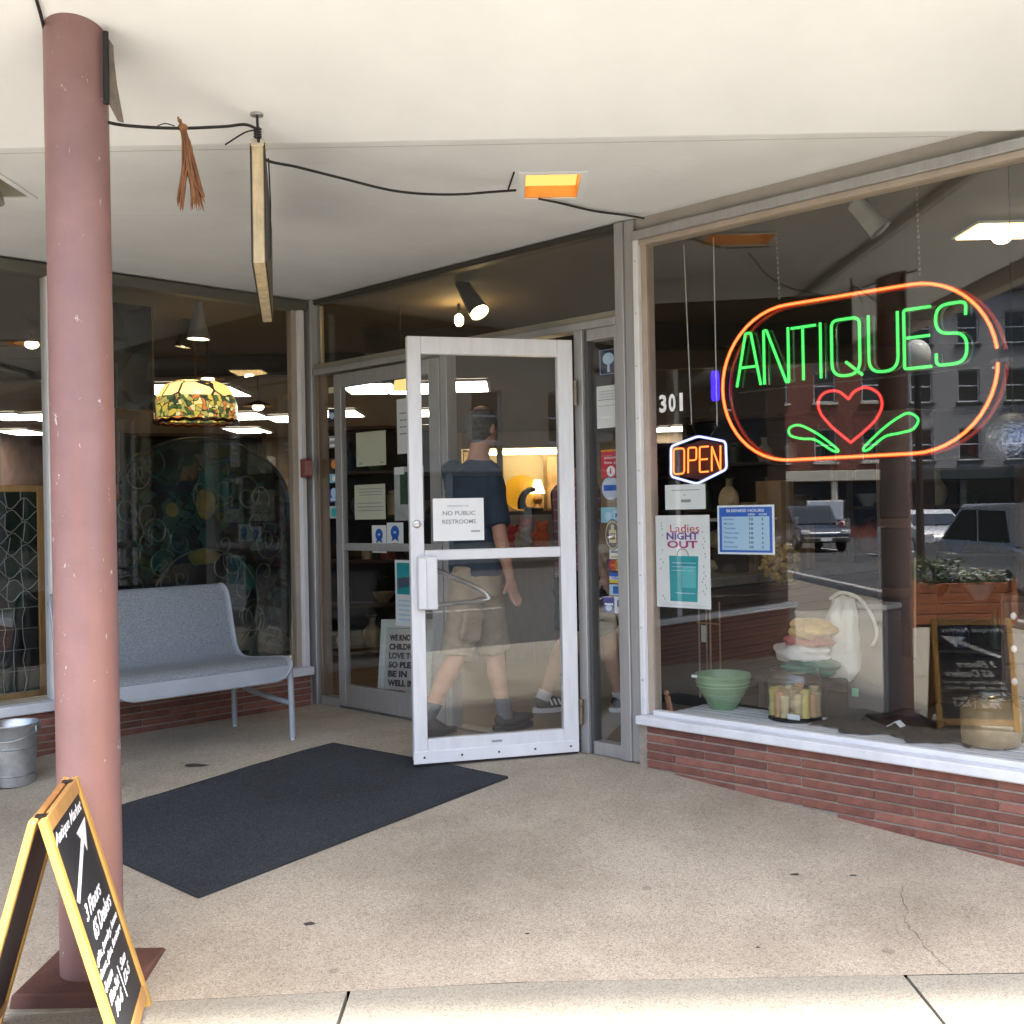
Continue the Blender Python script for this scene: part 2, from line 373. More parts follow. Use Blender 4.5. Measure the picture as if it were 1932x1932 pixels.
# hair-line crack across the floor
cp = [gr(u, v) for u, v in ((1702, 1672), (1700, 1690), (1712, 1718), (1708, 1740), (1722, 1758), (1745, 1785), (1770, 1808), (1782, 1822), (1800, 1838))]
bm = B(); pts = []
for a, b_ in zip(cp, cp[1:]):
    for k in range(4): pts.append(a.lerp(b_, k / 4) + V((rnd.uniform(-.006, .006), 0, .0012)))
for a, b_ in zip(pts, pts[1:]):
    ww = rnd.uniform(.0006, .0022); s_ = V((ww, 0, 0))
    bm.faces.new([bm.verts.new(q) for q in (a - s_, a + s_, b_ + s_, b_ - s_)])
part('crack', bm, M('crack_dirt', (.15, .125, .095), .95, 0, 0), floor)
for i, (u, v, r_) in enumerate(((584, 1743, .016), (373, 1443, .05), (1500, 1650, .012), (1610, 1652, .010), (995, 1762, .006), (1430, 1788, .006))):
    p = gr(u, v); bm = B()
    vs = [bm.verts.new((p.x + r_ * 1.4 * math.cos(a) * rnd.uniform(.7, 1.2), p.y + r_ * math.sin(a) * rnd.uniform(.7, 1.2), p.z + .0015)) for a in fr_(0, 6.283, 12)[:-1]]
    bm.faces.new(vs); part('stain', bm, M('gum_stain', (.055, .05, .045), .9, 0, .2, 30), floor)

# ================================================================ SHOP BUILDING SHELL
shop = thing('shop_building', 'shop building with plain brick street walls behind the canopy', 'building', 'W', (0, 12, 0))
WALLB = M('street_wall_brick', (.22, .14, .11), .85, 0, .25, 5, .3, 40)
part('sky_block_roof', bx(-9.2, 9.2, 2.05, 22.2, 3.62, 3.85), HEAD, shop)  # unseen slab, added to keep sky light out of the shop
for a in ((-9.2, -9, 3.3, 22.2, -.6, 3.62), (9, 9.2, 2.9, 22.2, -.6, 3.62), (-9.2, 9.2, 22.0, 22.2, 0, 3.62)): part('wall', bx(*a), WALLB, shop)
part('wall', bx(-9, -5.62, 3.3, 3.5, -.6, 3.62), WALLB, shop); part('wall', bx(3.34, 9, 2.9, 3.1, -.6, 3.62), WALLB, shop)
bm = B()
poly = [(-9, 22), (9, 22), (9, 3.05), (3.36, 3.05), (C.x + .04, C.y + .12), (-5.66, 3.45), (-9, 3.45)]
vs = [bm.verts.new((x, y, 2.80)) for x, y in poly]; es = [bm.edges.new((vs[i], vs[(i + 1) % 7])) for i in range(7)]
bmesh.ops.triangle_fill(bm, edges=es, use_beauty=True)
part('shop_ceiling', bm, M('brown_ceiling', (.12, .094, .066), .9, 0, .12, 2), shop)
bm = B(); vs = [bm.verts.new((x, y, .004)) for x, y in poly]; es = [bm.edges.new((vs[i], vs[(i + 1) % 7])) for i in range(7)]
bmesh.ops.triangle_fill(bm, edges=es, use_beauty=True)
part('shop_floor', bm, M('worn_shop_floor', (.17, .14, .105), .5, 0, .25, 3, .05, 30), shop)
for i, (x, y) in enumerate(((-5.5, 16), (5.5, 16), (-5.5, 19.5), (5.5, 19.5))): pass
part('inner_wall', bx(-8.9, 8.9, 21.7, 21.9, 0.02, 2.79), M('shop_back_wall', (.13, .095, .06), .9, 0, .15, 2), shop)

# canopy
can = thing('canopy', 'pale plaster canopy over the recessed shop entrance', 'canopy', 'W', (0, 4.2, 2.676))
LIPY, LIPZ = 4.2, CZ + 1.41
bm = B(); sheet(bm, fr_(-9.2, 9.2, 24), [2.0, 2.7, 3.4, LIPY], lambda x, y: LIPZ + .27 * (LIPY - y))
part('front_soffit', bm, SOFF, can)
part('drip_edge', bx(-9.2, 9.2, LIPY + .0005, LIPY + .028, LIPZ + .004, CZ + 1.52), SOFF, can)
part('unseen_fascia', bx(-9.4, 9.4, 1.86, 1.998, 3.12, 3.95), M('fascia_paint', (.46, .42, .37), .7, 0, .1, 3), can)  # unseen front edge, height set for where sun and sky light reach
# rear soffit: flat, with two openings for the recessed lights
SZ = CZ + 1.455
LIT = (.085, .325, 4.79, 5.15); UNLIT = (-2.42, -2.14, 4.60, 4.98)
bm = B()
outer = [(-5.2, LIPY + .02), (2.45, LIPY + .02), (2.05, KR - 2.05 + .03), (C.x, C.y + .05), (-4.72, KL - 4.72 + .03)]
es = []
for loop in [outer] + [[(q[0], q[2]), (q[1], q[2]), (q[1], q[3]), (q[0], q[3])] for q in (LIT, UNLIT)]:
    vs = [bm.verts.new((x, y, SZ)) for x, y in loop]; es += [bm.edges.new((vs[i], vs[(i + 1) % len(vs)])) for i in range(len(vs))]
bmesh.ops.triangle_fill(bm, edges=es, use_beauty=True)
part('rear_soffit', bm, SOFB, can)
SEAM = M('plaster_seam', (.50, .50, .49), .9, 0, .1, 20)
part('seam', bx(-4.4, 1.75, 4.395, 4.399, SZ - .0016, SZ - .0004), SEAM, can)
rs = random.Random(14)
for (x, y, n_, dx, dy) in ((-2.3, 5.2, 9, .10, .03), (-.4, 5.9, 8, -.06, .05), (.5, 4.6, 7, .05, .06), (-1.2, 4.7, 6, .09, -.02)):
    bm = B(); p = V((x, y, SZ - .001))
    for k in range(n_):
        q = p + V((dx + rs.uniform(-.04, .04), dy + rs.uniform(-.04, .04), 0)); s_ = V((.0, rs.uniform(.0006, .0014), 0)); bm.faces.new([bm.verts.new(c) for c in (p - s_, q - s_, q + s_, p + s_)]); p = q
    part('crack', bm, SEAM, can)

# ================================================================ SHOP FRONTS (right: x runs from the corner to the right, y goes inside)
SILL = .25
def bricks(parent, x0, x1, sign, frame):
    org, ang = FR[frame]; Rm = Matrix.Rotation(ang, 3, 'Z')
    PW, PH = .3425, .0425
    me = {}
    mats = [BRICK, M('red_roman_brick_dark', (.165, .066, .050), .8, 0, .3, 14, .5, 70), M('red_roman_brick_pale', (.25, .105, .078), .8, 0, .3, 14, .5, 70)]
    for k in range(3):
        for wd in ('f', 'h'):
            b = bx(0, PW - .005 if wd == 'f' else PW / 2 - .005, -.052, .0, 0, PH - .0085)
            for v_ in b.verts:
                v_.co += V((rnd.uniform(-.0015, .0015), rnd.uniform(-.002, .002) if v_.co.y < -.01 else 0, rnd.uniform(-.0012, .0012)))
            me[k, wd] = mesh_of(b, 'brick', mats[k], bevel=.003)
    row = 0; z = .2 - PH + .0075
    while z > -.36:
        x = x0
        first = True
        while x < x1 - .05:
            half = first and row % 2
            wd = PW / 2 if half else PW
            first = False
            if x + wd > x1 + .01:
                if x + PW / 2 <= x1 + .01: half, wd = True, PW / 2
                else: break
            X = x if sign > 0 else -(x + wd - .008)
            pw = org + Rm @ V((X + wd / 2, -.05, 0))
            if z + .024 > gz(pw.x, pw.y):
                o = link('brick', me[rnd.choice((0, 0, 0, 1, 2)), 'h' if half else 'f'], parent)
                o.location = V((X, rnd.uniform(-.002, .002), z)) - OFF[parent.name][0]
            x += wd
        row += 1; z -= PH

sfr = thing('shop_window_front', 'brick based display window front holding the two neon signs', 'shop window', 'R', (2.85, 0, 0))
bricks(sfr, 2.852, 6.5, 1, 'R')
part('mortar', bx(2.80, 6.6, -.046, .12, -.5, .198), MORT, sfr)
part('sill', bx(2.805, 6.6, -.085, .010, .203, .247), SILLW, sfr, bevel=.006)
part('bottom_frame', bx(2.87, 6.6, -.022, .022, .2475, .272), TRIMW, sfr, bevel=.002)
part('top_frame', bx(2.80, 6.6, -.045, .05, 2.606, 2.650), ALU, sfr, bevel=.004)
part('top_frame', bx(2.80, 6.6, -.028, .05, 2.578, 2.6055), TAN, sfr, bevel=.002)
part('header', bx(2.78, 6.6, -.005, .2, 2.6505, 3.3), HEAD, sfr)
part('mullion', bx(2.807, 2.838, -.040, .03, .2475, 2.606), TRIMW, sfr, bevel=.003)
for k in range(9): part('screw', lathe(B(), [(0, 0), (.005, 0), (.004, .003), (0, .003)], 8, (2.822, -.040, .42 + .26 * k), Matrix.Rotation(RAD(90), 3, 'X')), STEEL, sfr)
part('mullion', bx(2.8385, 2.872, -.014, .05, .248, 2.60), TAN, sfr, bevel=.002)
part('glass', bx(2.872, 6.58, .004, .011, .262, 2.59), GLASS, sfr)
part('mullion', bx(6.58, 6.64, -.04, .06, .248, 2.606), ALU, sfr)

sfl = thing('shop_window_front', 'brick based display window front behind the grey bench', 'shop window', 'L', (-.1, 0, 0))
bricks(sfl, .10, 6.0, -1, 'L')
part('mortar', bx(-6.05, -.08, -.046, .12, -.5, .198), MORT, sfl)
part('sill', bx(-6.05, -.085, -.085, .012, .203, .258), SILLW, sfl, bevel=.006)
part('top_frame', bx(-6.05, -.06, -.04, .05, 2.64, 2.705), M('dark_green_grey_frame', (.13, .125, .105), .5, .3, .1, 5), sfl, bevel=.003)
part('header', bx(-6.1, -4.7, .0, .2, 2.706, 3.3), HEAD, sfl)
part('mullion', bx(-1.815, -1.755, -.035, .05, .259, 2.64), TRIMW, sfl, bevel=.003)
for a, b_ in ((-1.755, -.172), (-4.0, -1.815)): part('glass', bx(a, b_, .004, .011, .255, 2.645), GLASS, sfl)
part('mullion', bx(-4.07, -4.0, -.035, .05, .259, 2.64), TRIMW, sfl, bevel=.003)
part('glass', bx(-6.0, -4.07, .004, .011, .255, 2.645), GLASS, sfl)
part('mullion', bx(-.172, -.135, -.012, .05, .259, 2.64), TAN, sfl, bevel=.002)
part('mullion', bx(-.1345, -.095, -.046, .06, .259, 2.64), TRIMW, sfl, bevel=.003)

# entrance frame between corner and display window
ent = thing('shop_entrance', 'grey aluminium entrance frame with dark transom glass above the doors', 'entrance', 'R', (1.4, 0, 0))
part('corner_post', prism(B(), [(-.095, -.02), (-.01, -.062), (.05, -.045), (.062, .03), (.0, .1), (-.09, .06)], 0.0, 2.72, 'z'), ALU, ent, bevel=.004)
bm = B(); tube(bm, [(-.035, -.056, .25), (-.035, -.056, 2.70)], .008, 10); part('conduit', bm, TRIMW, ent, smooth=True)
part('jamb', bx(.0625, .085, -.02, .06, .002, 2.205), M('warm_jamb', (.34, .25, .19), .5, .3, .1, 4), ent, bevel=.002)
part('jamb', bx(1.335, 1.392, -.03, .05, .002, 2.205), ALU, ent, bevel=.003)
part('jamb', bx(2.405, 2.462, -.04, .055, .002, 2.205), ALU, ent, bevel=.003)
part('jamb', bx(2.69, 2.745, -.042, .055, .002, 2.715), ALU, ent, bevel=.003)
part('jamb', bx(2.7455, 2.806, -.030, .06, .002, 2.715), ALU, ent, bevel=.003)
part('transom_bar', bx(.063, 2.689, -.046, .055, 2.2055, 2.245), ALU, ent, bevel=.003)
part('transom_bar', bx(.063, 2.689, -.030, .055, 2.2455, 2.28), M('transom_bar_olive', (.30, .28, .22), .45, .4, .1, 4), ent, bevel=.003)
part('head_bar', bx(.063, 2.689, -.03, .05, 2.682, 2.715), M('dark_head_bar', (.055, .052, .045), .5, .3, .1, 4), ent, bevel=.003)
part('transom_glass', bx(.063, 2.689, .004, .011, 2.281, 2.681), GLASS, ent)
part('sidelight_glass', bx(.0855, .286, -.034, -.028, .06, 2.204), GLASS, ent)
part('sidelight_glass', bx(2.485, 2.675, .004, .011, .07, 2.145), GLASS, ent)
part('sidelight_stile', bx(2.4625, 2.484, -.02, .04, .002, 2.204), M('dark_side_stile', (.12, .12, .12), .5, .5, .1, 4), ent)
part('sidelight_stile', bx(2.6755, 2.6895, -.036, .04, .002, 2.204), ALU, ent)
part('sidelight_rail', bx(2.4845, 2.675, -.025, .04, 2.146, 2.204), ALU, ent)
part('sidelight_rail', bx(2.4845, 2.675, -.025, .04, .003, .069), ALU, ent)
part('sidelight_rail', bx(.0855, .286, -.038, .04, .003, .059), ALU, ent)
part('threshold', bx(.285, 2.404, -.03, .07, -.006, .012), M('worn_threshold', (.22, .21, .20), .4, .7, .2, 12), ent, bevel=.003)
part('kick_board', bx(.0625, .286, .056, .075, .0, .055), BROWNW, ent)

# ---- doors: local x from the hinge to the free edge, y thickness, z up
def door(label, hinge, ang, W, mir):
    h = FR['R'][0] + Matrix.Rotation(FR['R'][1], 3, 'Z') @ V((hinge[0], hinge[1], 0))
    t = bpy.data.objects.new('glass_door', None); col.objects.link(t); t.location = h; t.rotation_euler = (0, 0, ang)
    tagit(t, label, 'door', 'glass doors of the shop entrance'); OFF[t.name] = (V((0, 0, 0)), 0)
    return t
# open right leaf: hinge at s=2.40; swings out to the viewer
hp = V((.323, 5.812, 0)); fp = V((-.516, 5.575, 0))
DA = math.atan2(fp.y - hp.y, fp.x - hp.x); DW = (fp - hp).length
dop = bpy.data.objects.new('glass_door', None); col.objects.link(dop); dop.location = hp; dop.rotation_euler = (0, 0, DA)
tagit(dop, 'open glass door in a white metal frame with a push plate', 'door', 'glass doors of the entrance'); OFF[dop.name] = (V((0, 0, 0)), 0)
Z0, Z1, TH = .026, 2.156, .022      # viewer side is +y in this frame
part('hinge_stile', bx(.0, .082, -TH, TH, Z0, Z1), DOORW, dop, bevel=.003)
part('lock_stile', bx(DW - .070, DW, -TH, TH, Z0, Z1), DOORW, dop, bevel=.003)
part('top_rail', bx(.0825, DW - .0705, -TH + .001, TH - .001, Z1 - .088, Z1), DOORW, dop, bevel=.003)
part('middle_rail', bx(.0825, DW - .0705, -TH + .002, TH - .002, 1.03, 1.082), TRIMW, dop, bevel=.004)
part('bottom_rail', bx(.0825, DW - .0705, -TH + .001, TH - .001, Z0, .135), DOORW, dop, bevel=.003)
sw = part('door_sweep', bx(.004, DW + .004, TH + .0005, TH + .008, Z0 - .012, Z0 + .05), TRIMW, dop, bevel=.002)
part('rubber_strip', bx(.004, DW + .002, -TH + .004, TH - .004, Z0 - .022, Z0 - .0005), BLACK, dop)
for k in range(5):
    part('screw', lathe(B(), [(0, 0), (.006, 0), (.005, .004), (0, .004)], 10, (.05 + (DW - .1) * k / 4, TH + .0085, Z0 + .02), Matrix.Rotation(RAD(-90), 3, 'X')), M('dark_screw', (.08, .075, .07), .4, .8, 0), sw)
part('glass', bx(.0825, DW - .0705, -.003, .003, 1.083, Z1 - .0885), DGLASS, dop)
part('glass', bx(.0825, DW - .0705, -.003, .003, .1355, 1.0295), DGLASS, dop)
part('push_plate', bx(DW - .128, DW - .028, TH + .0005, TH + .042, .785, 1.052), TRIMW, dop, bevel=.006)
part('push_plate_edge', bx(DW - .070, DW - .029, TH + .0425, TH + .05, .79, 1.046), DOORW, dop, bevel=.003)
bm = B(); lathe(bm, [(0, .012), (.012, .012), (.019, .008), (.021, 0), (0, 0)], 20, (DW - .034, TH + .001, 1.215), Matrix.Rotation(RAD(-90), 3, 'X')); part('lock_cylinder', bm, STEEL, dop, smooth=True)
# bent pull bar on the far side of the leaf
bm = B(); tube(bm, cat([(DW - .10, -.03, 1.0), (DW - .22, -.10, .945), (DW - .36, -.17, .885), (DW - .43, -.19, .845), (DW - .455, -.19, .81)], 5), .013, 10)
tube(bm, cat([(DW - .455, -.19, .81), (DW - .40, -.175, .80), (DW - .25, -.10, .80), (DW - .10, -.03, .795)], 5), .012, 10)
part('pull_bar', bm, STEEL, dop, smooth=True)
for z in (1.88, .22):
    bm = B()
    for k, (a, b_) in enumerate(((0, .038), (.04, .092), (.094, .13))): tube(bm, [(-.012, TH + .004, z - .065 + a), (-.012, TH + .004, z - .065 + b_)], .0115, 12)
    hg = part('hinge', bm, M('bronze_hinge', (.22, .18, .13), .35, .9, .1, 20), dop, smooth=True)
part('sticker', bx(DW / 2 - .02, DW / 2 + .035, TH, TH + .0012, .095, .106), GREYI, dop)

# closed left leaf (in the plane of the front)
dcl = thing('glass_door', 'closed glass door plastered with notices beside the open one', 'door', 'R', (.29, 0, 0), 0, 'glass doors of the entrance')
A0, A1 = .287, 1.333
GD = M('door_grey_metal', (.36, .355, .345), .42, .4, .1, 5, .02, 200, stretch=(6, 6, .8))
part('hinge_stile', bx(A0, A0 + .075, -.04, .004, .016, 2.19), GD, dcl, bevel=.003)
part('lock_stile', bx(A1 - .095, A1, -.04, .004, .016, 2.19), GD, dcl, bevel=.003)
part('top_rail', bx(A0 + .0755, A1 - .0955, -.039, .003, 2.10, 2.19), GD, dcl, bevel=.003)
part('middle_rail', bx(A0 + .0755, A1 - .0955, -.035, .0, 1.035, 1.083), GD, dcl, bevel=.003)
part('bottom_rail', bx(A0 + .0755, A1 - .0955, -.039, .003, .016, .16), GD, dcl, bevel=.003)
part('glass', bx(A0 + .0755, A1 - .0955, -.022, -.016, 1.0835, 2.0995), GLASS, dcl)
part('glass', bx(A0 + .0755, A1 - .0955, -.022, -.016, .1605, 1.0345), GLASS, dcl)
part('lever_handle', tube(B(), cat([(A1 - .04, -.045, 1.02), (A1 - .04, -.085, 1.02), (A1 - .12, -.085, 1.02)], 4), .009, 8), STEEL, dcl, smooth=True)

# ================================================================ FIXED THINGS UNDER THE CANOPY
PX, PY, PR = -1.385, 3.60, .0985
pz = gz(PX, PY) + .030
def pillar_mat():
    m = M('worn_mauve_paint', (.262, .146, .138), .5, 0, .14, 5, .12, 70, det=9)
    t = m.node_tree; p = t.nodes['Principled BSDF']; L = t.links.new
    old = p.inputs['Base Color'].links[0].from_socket
    tc = nd(t, 'ShaderNodeTexCoord'); mp = nd(t, 'ShaderNodeMapping'); mp.inputs['Scale'].default_value = (1, 1, .45); L(tc.outputs['Object'], mp.inputs[0])
    n = nd(t, 'ShaderNodeTexNoise'); n.inputs['Scale'].default_value = 26; n.inputs['Detail'].default_value = 5; n.inputs['Roughness'].default_value = .75; L(mp.outputs[0], n.inputs['Vector'])
    r = nd(t, 'ShaderNodeMath', operation='GREATER_THAN'); r.inputs[1].default_value = .665; L(n.outputs[0], r.inputs[0])
    mx = nd(t, 'ShaderNodeMix', data_type='RGBA'); mx.inputs[7].default_value = (.56, .50, .47, 1); L(r.outputs[0], mx.inputs[0]); L(old, mx.inputs[6])
    # rusty vertical streaks
    m3 = nd(t, 'ShaderNodeMapping'); m3.inputs['Scale'].default_value = (9, 9, .5); L(tc.outputs['Object'], m3.inputs[0])
    n3 = nd(t, 'ShaderNodeTexNoise'); n3.inputs['Scale'].default_value = 1; n3.inputs['Detail'].default_value = 6; L(m3.outputs[0], n3.inputs['Vector'])
    r3 = nd(t, 'ShaderNodeMapRange'); r3.inputs[1].default_value = .53; r3.inputs[2].default_value = .75; r3.inputs[4].default_value = .75; L(n3.outputs[0], r3.inputs[0])
    m4 = nd(t, 'ShaderNodeMix', data_type='RGBA'); m4.inputs[7].default_value = (.36, .15, .085, 1); L(r3.outputs[0], m4.inputs[0]); L(mx.outputs[2], m4.inputs[6])
    L(m4.outputs[2], p.inputs['Base Color']); return m
PM = pillar_mat()
pil = thing('pillar', 'round worn mauve steel pillar on a square brown base', 'pillar', 'W', (PX, PY, pz - .030))
part('shaft', lathe(B(), [(PR, pz - .02), (PR, pz + 1), (PR, pz + 2), (PR, 3.2)], 48, (PX, PY, 0)), PM, pil, smooth=True)
bm = B(); w0, w1 = .192, .180
a = [bm.verts.new((PX + sx * w0, PY + sy * w0 - .005, gz(PX + sx * w0, PY + sy * w0) - .02)) for sx, sy in ((-1, -1), (1, -1), (1, 1), (-1, 1))]
b_ = [bm.verts.new((PX + sx * w1, PY + sy * w1 - .005, pz + .0)) for sx, sy in ((-1, -1), (1, -1), (1, 1), (-1, 1))]
bm.faces.new(a[::-1]); bm.faces.new(b_)
for i in range(4): bm.faces.new((a[i], a[(i + 1) % 4], b_[(i + 1) % 4], b_[i]))
part('base_block', bm, M('brown_base_paint', (.115, .05, .038), .7, 0, .25, 9, .3, 60), pil, bevel=.006)
part('base_skirt', bx(PX - .215, PX + .212, PY - .215, PY + .205, gz(PX, PY) - .06, gz(PX, PY) - .012), M('skirt_concrete', (.36, .33, .26), .9, 0, .2, 12, .3, 60), pil, bevel=.004)
# flashing plate hanging on the pillar top
br = thing('metal_bracket', 'rusty torn metal flashing hanging beside the pillar top', 'bracket', 'W', (PX + .11, PY - .03, 2.6))
bm = B(); P0 = lambda u, v, Y=3.56: at(u, v, Y)
for (q0, q1) in ((.0, .004),):
    pl = [(200, 66), (213, 85), (214, 108), (220, 160), (233, 231), (222, 228), (205, 196)]
    f = [bm.verts.new(P0(u, v)) for u, v in pl]; g = [bm.verts.new(P0(u, v) + V((.0, .005, 0))) for u, v in pl]
    bm.faces.new(f); bm.faces.new(g[::-1])
    for i in range(len(pl)): bm.faces.new((f[i], g[i], g[(i + 1) % len(pl)], f[(i + 1) % len(pl)]))
part('plate', bm, M('rusty_plate', (.17, .14, .11), .7, .4, .5, 14, .3, 60), br)
bm = B(); tube(bm, [at(199, 60, 3.56), at(201, 196, 3.56)], .010, 8); part('edge_rod', bm, DARKM, br)

# cables
def cable(label, pts, r=.0055, k=8):
    bm = B(); p = cat(pts, k); tube(bm, p, r, 7)
    return solo('cable', bm, WIREM, label, 'cable', 'W', tuple(p[0]), 'black cables strung under the canopy', smooth=True)
def csof(u, v, dz=.012):           # on the underside of the canopy
    r = ray(u, v); t = (SZ - CZ - dz) / r.z
    if t < LIPY: t = (LIPZ - CZ + .27 * LIPY - dz) / (r.z + .27)
    return V((0, 0, CZ)) + r * t
cable('black cable from the pillar to the hanging sign hook', [at(205, 231, 3.56), at(240, 237, 3.62), at(330, 242, 3.75), at(420, 239, 3.9), at(462, 235, 3.98), at(484, 243, 4.02)])
cable('black cable from the hanging sign to the lit soffit light', [at(487, 250, 4.02), at(496, 285, 4.05), at(505, 303, 4.08), at(560, 315, 4.2), at(640, 335, 4.35), at(750, 361, 4.55), at(850, 367, 4.72), at(930, 362, 4.82), at(973, 359, 4.88)])
cable('black cable from the soffit light to the window post', [at(1017, 375, 5.06), csof(1060, 384), csof(1120, 398), csof(1180, 406), at(1216, 412, 5.45)])
cable('black cable running up the ceiling left of the pillar', [csof(66, -10), csof(80, 40), csof(90, 90), csof(99, 135)])
cable('short stray cable end sticking out beside the sign hook', [at(484, 245, 4.02), at(462, 250, 3.98), at(425, 273, 3.92)], .003)

# soffit lights
def soffit_light(label, q, lit):
    t = thing('soffit_light', label, 'ceiling light', 'W', ((q[0] + q[1]) / 2, (q[2] + q[3]) / 2, SZ), 0, 'recessed lights in the canopy')
    x0, x1, y0, y1 = q; H = .11
    inner = M('amber_reflector', (.80, .40, .11), .35, 0, .12, 12) if lit else M('dull_reflector', (.42, .40, .33), .5, 0, .1, 12)
    bm = B()
    for a in ((x0 - .004, x0, y0, y1, SZ, SZ + H), (x1, x1 + .004, y0, y1, SZ, SZ + H), (x0, x1, y0 - .004, y0, SZ, SZ + H), (x0, x1, y1, y1 + .004, SZ, SZ + H), (x0, x1, y0, y1, SZ + H, SZ + H + .004)): box(bm, *a)
    part('housing', bm, inner, t)
    bm = B(); e = .03
    for a in ((x0 - e, x0 - .001, y0 - e, y1 + e), (x1 + .001, x1 + e, y0 - e, y1 + e), (x0 - .001, x1 + .001, y0 - e, y0 - .001), (x0 - .001, x1 + .001, y1 + .001, y1 + e)): box(bm, *a, SZ - .006, SZ - .0015)
    part('trim_plate', bm, SOFF, t)
    bm = B(); ell(bm, ((x0 + x1) / 2, (y0 + y1) / 2 + .07, SZ + .06), .036, .036, .045)
    if lit: part('lens', bx(x0 + .004, x1 - .004, y0 + .004, y1 - .004, SZ + .052, SZ + .056), E('amber_lens', (1, .50, .13), .31), t); bm.free(); bm = B(); ell(bm, ((x0 + x1) / 2 - .01, y0 + .10, SZ + .042), .07, .045, .008)
    part('bulb', bm, E('warm_bulb', (1, .72, .22), .75) if lit else M('off_bulb', (.7, .7, .66), .2, 0, 0), t, smooth=True)
    if not lit:
        part('shade', lathe(B(), [(.05, .02), (.10, -.03), (.11, -.075), (.095, -.08), (.05, -.02), (.04, .02)], 20, ((x0 + x1) / 2, (y0 + y1) / 2, SZ)), M('grey_shade', (.33, .31, .27), .5, .2, .15, 8), t, smooth=True)
    else:
        bm = B(); tube(bm, [(x0 - .075, y1 - .15, SZ - .004), (x0 - .05, y0 - .035, SZ - .004)], .004, 6); part('plate_gap', bm, DARKM, t)
soffit_light('lit amber recessed light in the canopy above the door', LIT, True)
soffit_light('unlit recessed light with a dull shade left of the pillar', UNLIT, False)

# hanging wooden sign seen edge-on
hk = at(485, 216, 4.03)
hs = thing('hanging_sign', 'wooden hanging sign board seen edge on below the canopy hook', 'sign', 'W', tuple(at(490, 270, 4.03)))
part('hook_plate', lathe(B(), [(0, .0), (.022, .0), (.024, .006), (.006, .010), (0, .010)], 20, hk + V((0, 0, -.006))), STEEL, hs, smooth=True)
bm = B(); tube(bm, [hk + V((0, 0, .002)), at(486, 240, 4.02), at(488, 268, 4.02)], .005, 8)
for k in range(4): tube(bm, [at(486, 243 + 5 * k, 4.02) + V((.012 * math.cos(a), .012 * math.sin(a), 0)) for a in fr_(0, 5.6, 8)], .0035, 5)
part('hook_wire', bm, WIREM, hs)
WOODP = M('pale_weathered_wood', (.56, .46, .29), .65, 0, .30, 7, .2, 40, stretch=(3, 3, 1.2))
DARKF = M('dark_sign_face', (.035, .030, .022), .6, 0, .2, 9)
n0, n1 = at(485.5, 268, 4.03), at(489, 496, 4.03); f1 = at(504.5, 604, 5.26); f1.z = n1.z; f0 = f1 + (n0 - n1)
def quadslab(bm, w0, w1, o0=0, zlo=0, zhi=0):
    X_ = V((1, 0, 0)); c = [bm.verts.new(p + X_ * w + V((0, 0, dz))) for p, dz in ((n0, zhi), (f0, zhi), (f1, zlo), (n1, zlo)) for w in (w0, w1)]
    for f in ((0, 1, 3, 2), (2, 3, 5, 4), (4, 5, 7, 6), (6, 7, 1, 0), (0, 2, 4, 6), (1, 7, 5, 3)): bm.faces.new([c[k] for k in f])
    return bm
part('board', quadslab(B(), -.0215, .0215), WOODP, hs, bevel=.003)
part('sign_face', quadslab(B(), .0218, .028, 0, .004, -.004), DARKF, hs); part('sign_face', quadslab(B(), -.028, -.0218, 0, .004, -.004), DARKF, hs)
part('edge_strip', tube(B(), [n0 + V((.033, .03, -.05)), n0.lerp(n1, .5) + V((.038, .03, 0)), n1 + V((.034, .03, .02))], .003, 6), WIREM, hs)
part('top_clamp', bx(n0.x - .024, n0.x + .024, n0.y - .004, n0.y + .06, n0.z - .014, n0.z + .012), M('cream_clamp', (.60, .55, .42), .6, 0, .1, 20), hs, bevel=.002)

# raffia bunch on the cable
rf = thing('raffia_bunch', 'faded brown raffia ribbon tied on the black cable', 'ribbon', 'W', tuple(at(345, 240, 3.77)))
bm = B(); rr = random.Random(3); k0 = at(345, 241, 3.77)
for i in range(70):
    side = -1 if i % 5 < 2 else 1
    e = at(rr.uniform(331, 346) if side < 0 else rr.uniform(360, 389), 372 + rr.uniform(-4, 28), 3.77 + rr.uniform(-.03, .03))
    m1 = at(353 + side * rr.uniform(-2, 9), 292 + rr.uniform(-16, 26), 3.77 + rr.uniform(-.025, .025))
    tube(bm, cat([k0 + V((rr.uniform(-.008, .008), rr.uniform(-.008, .008), 0)), m1, e], 4), .004, 4, taper=[.0030] * 8 + [.001])
for i in range(8): tube(bm, [k0, at(338 + rr.uniform(-3, 4), 222 + rr.uniform(-2, 12), 3.77)], .0035, 4)
ell(bm, k0, .017, .017, .014)
part('strands', bm, M('brown_raffia', (.26, .115, .05), .8, 0, .3, 30), rf)
bm = B(); tube(bm, cat([at(297, 238, 3.77), at(312, 233, 3.76), at(330, 238, 3.77)], 5), .002, 5); part('tie', bm, WIREM, rf)
# red call box on the corner post
fa = thing('alarm_box', 'small red alarm box on the white corner post', 'alarm box', 'L', (-.115, -.075, 1.52))
part('case', bx(-.150, -.085, -.100, -.047, 1.52, 1.645), M('dull_red_paint', (.20, .055, .045), .5, 0, .15, 20), fa, bevel=.005)
part('cover', bx(-.142, -.093, -.107, -.1005, 1.535, 1.63), M('faded_red_cover', (.33, .15, .14), .5, 0, .15, 30), fa, bevel=.002)
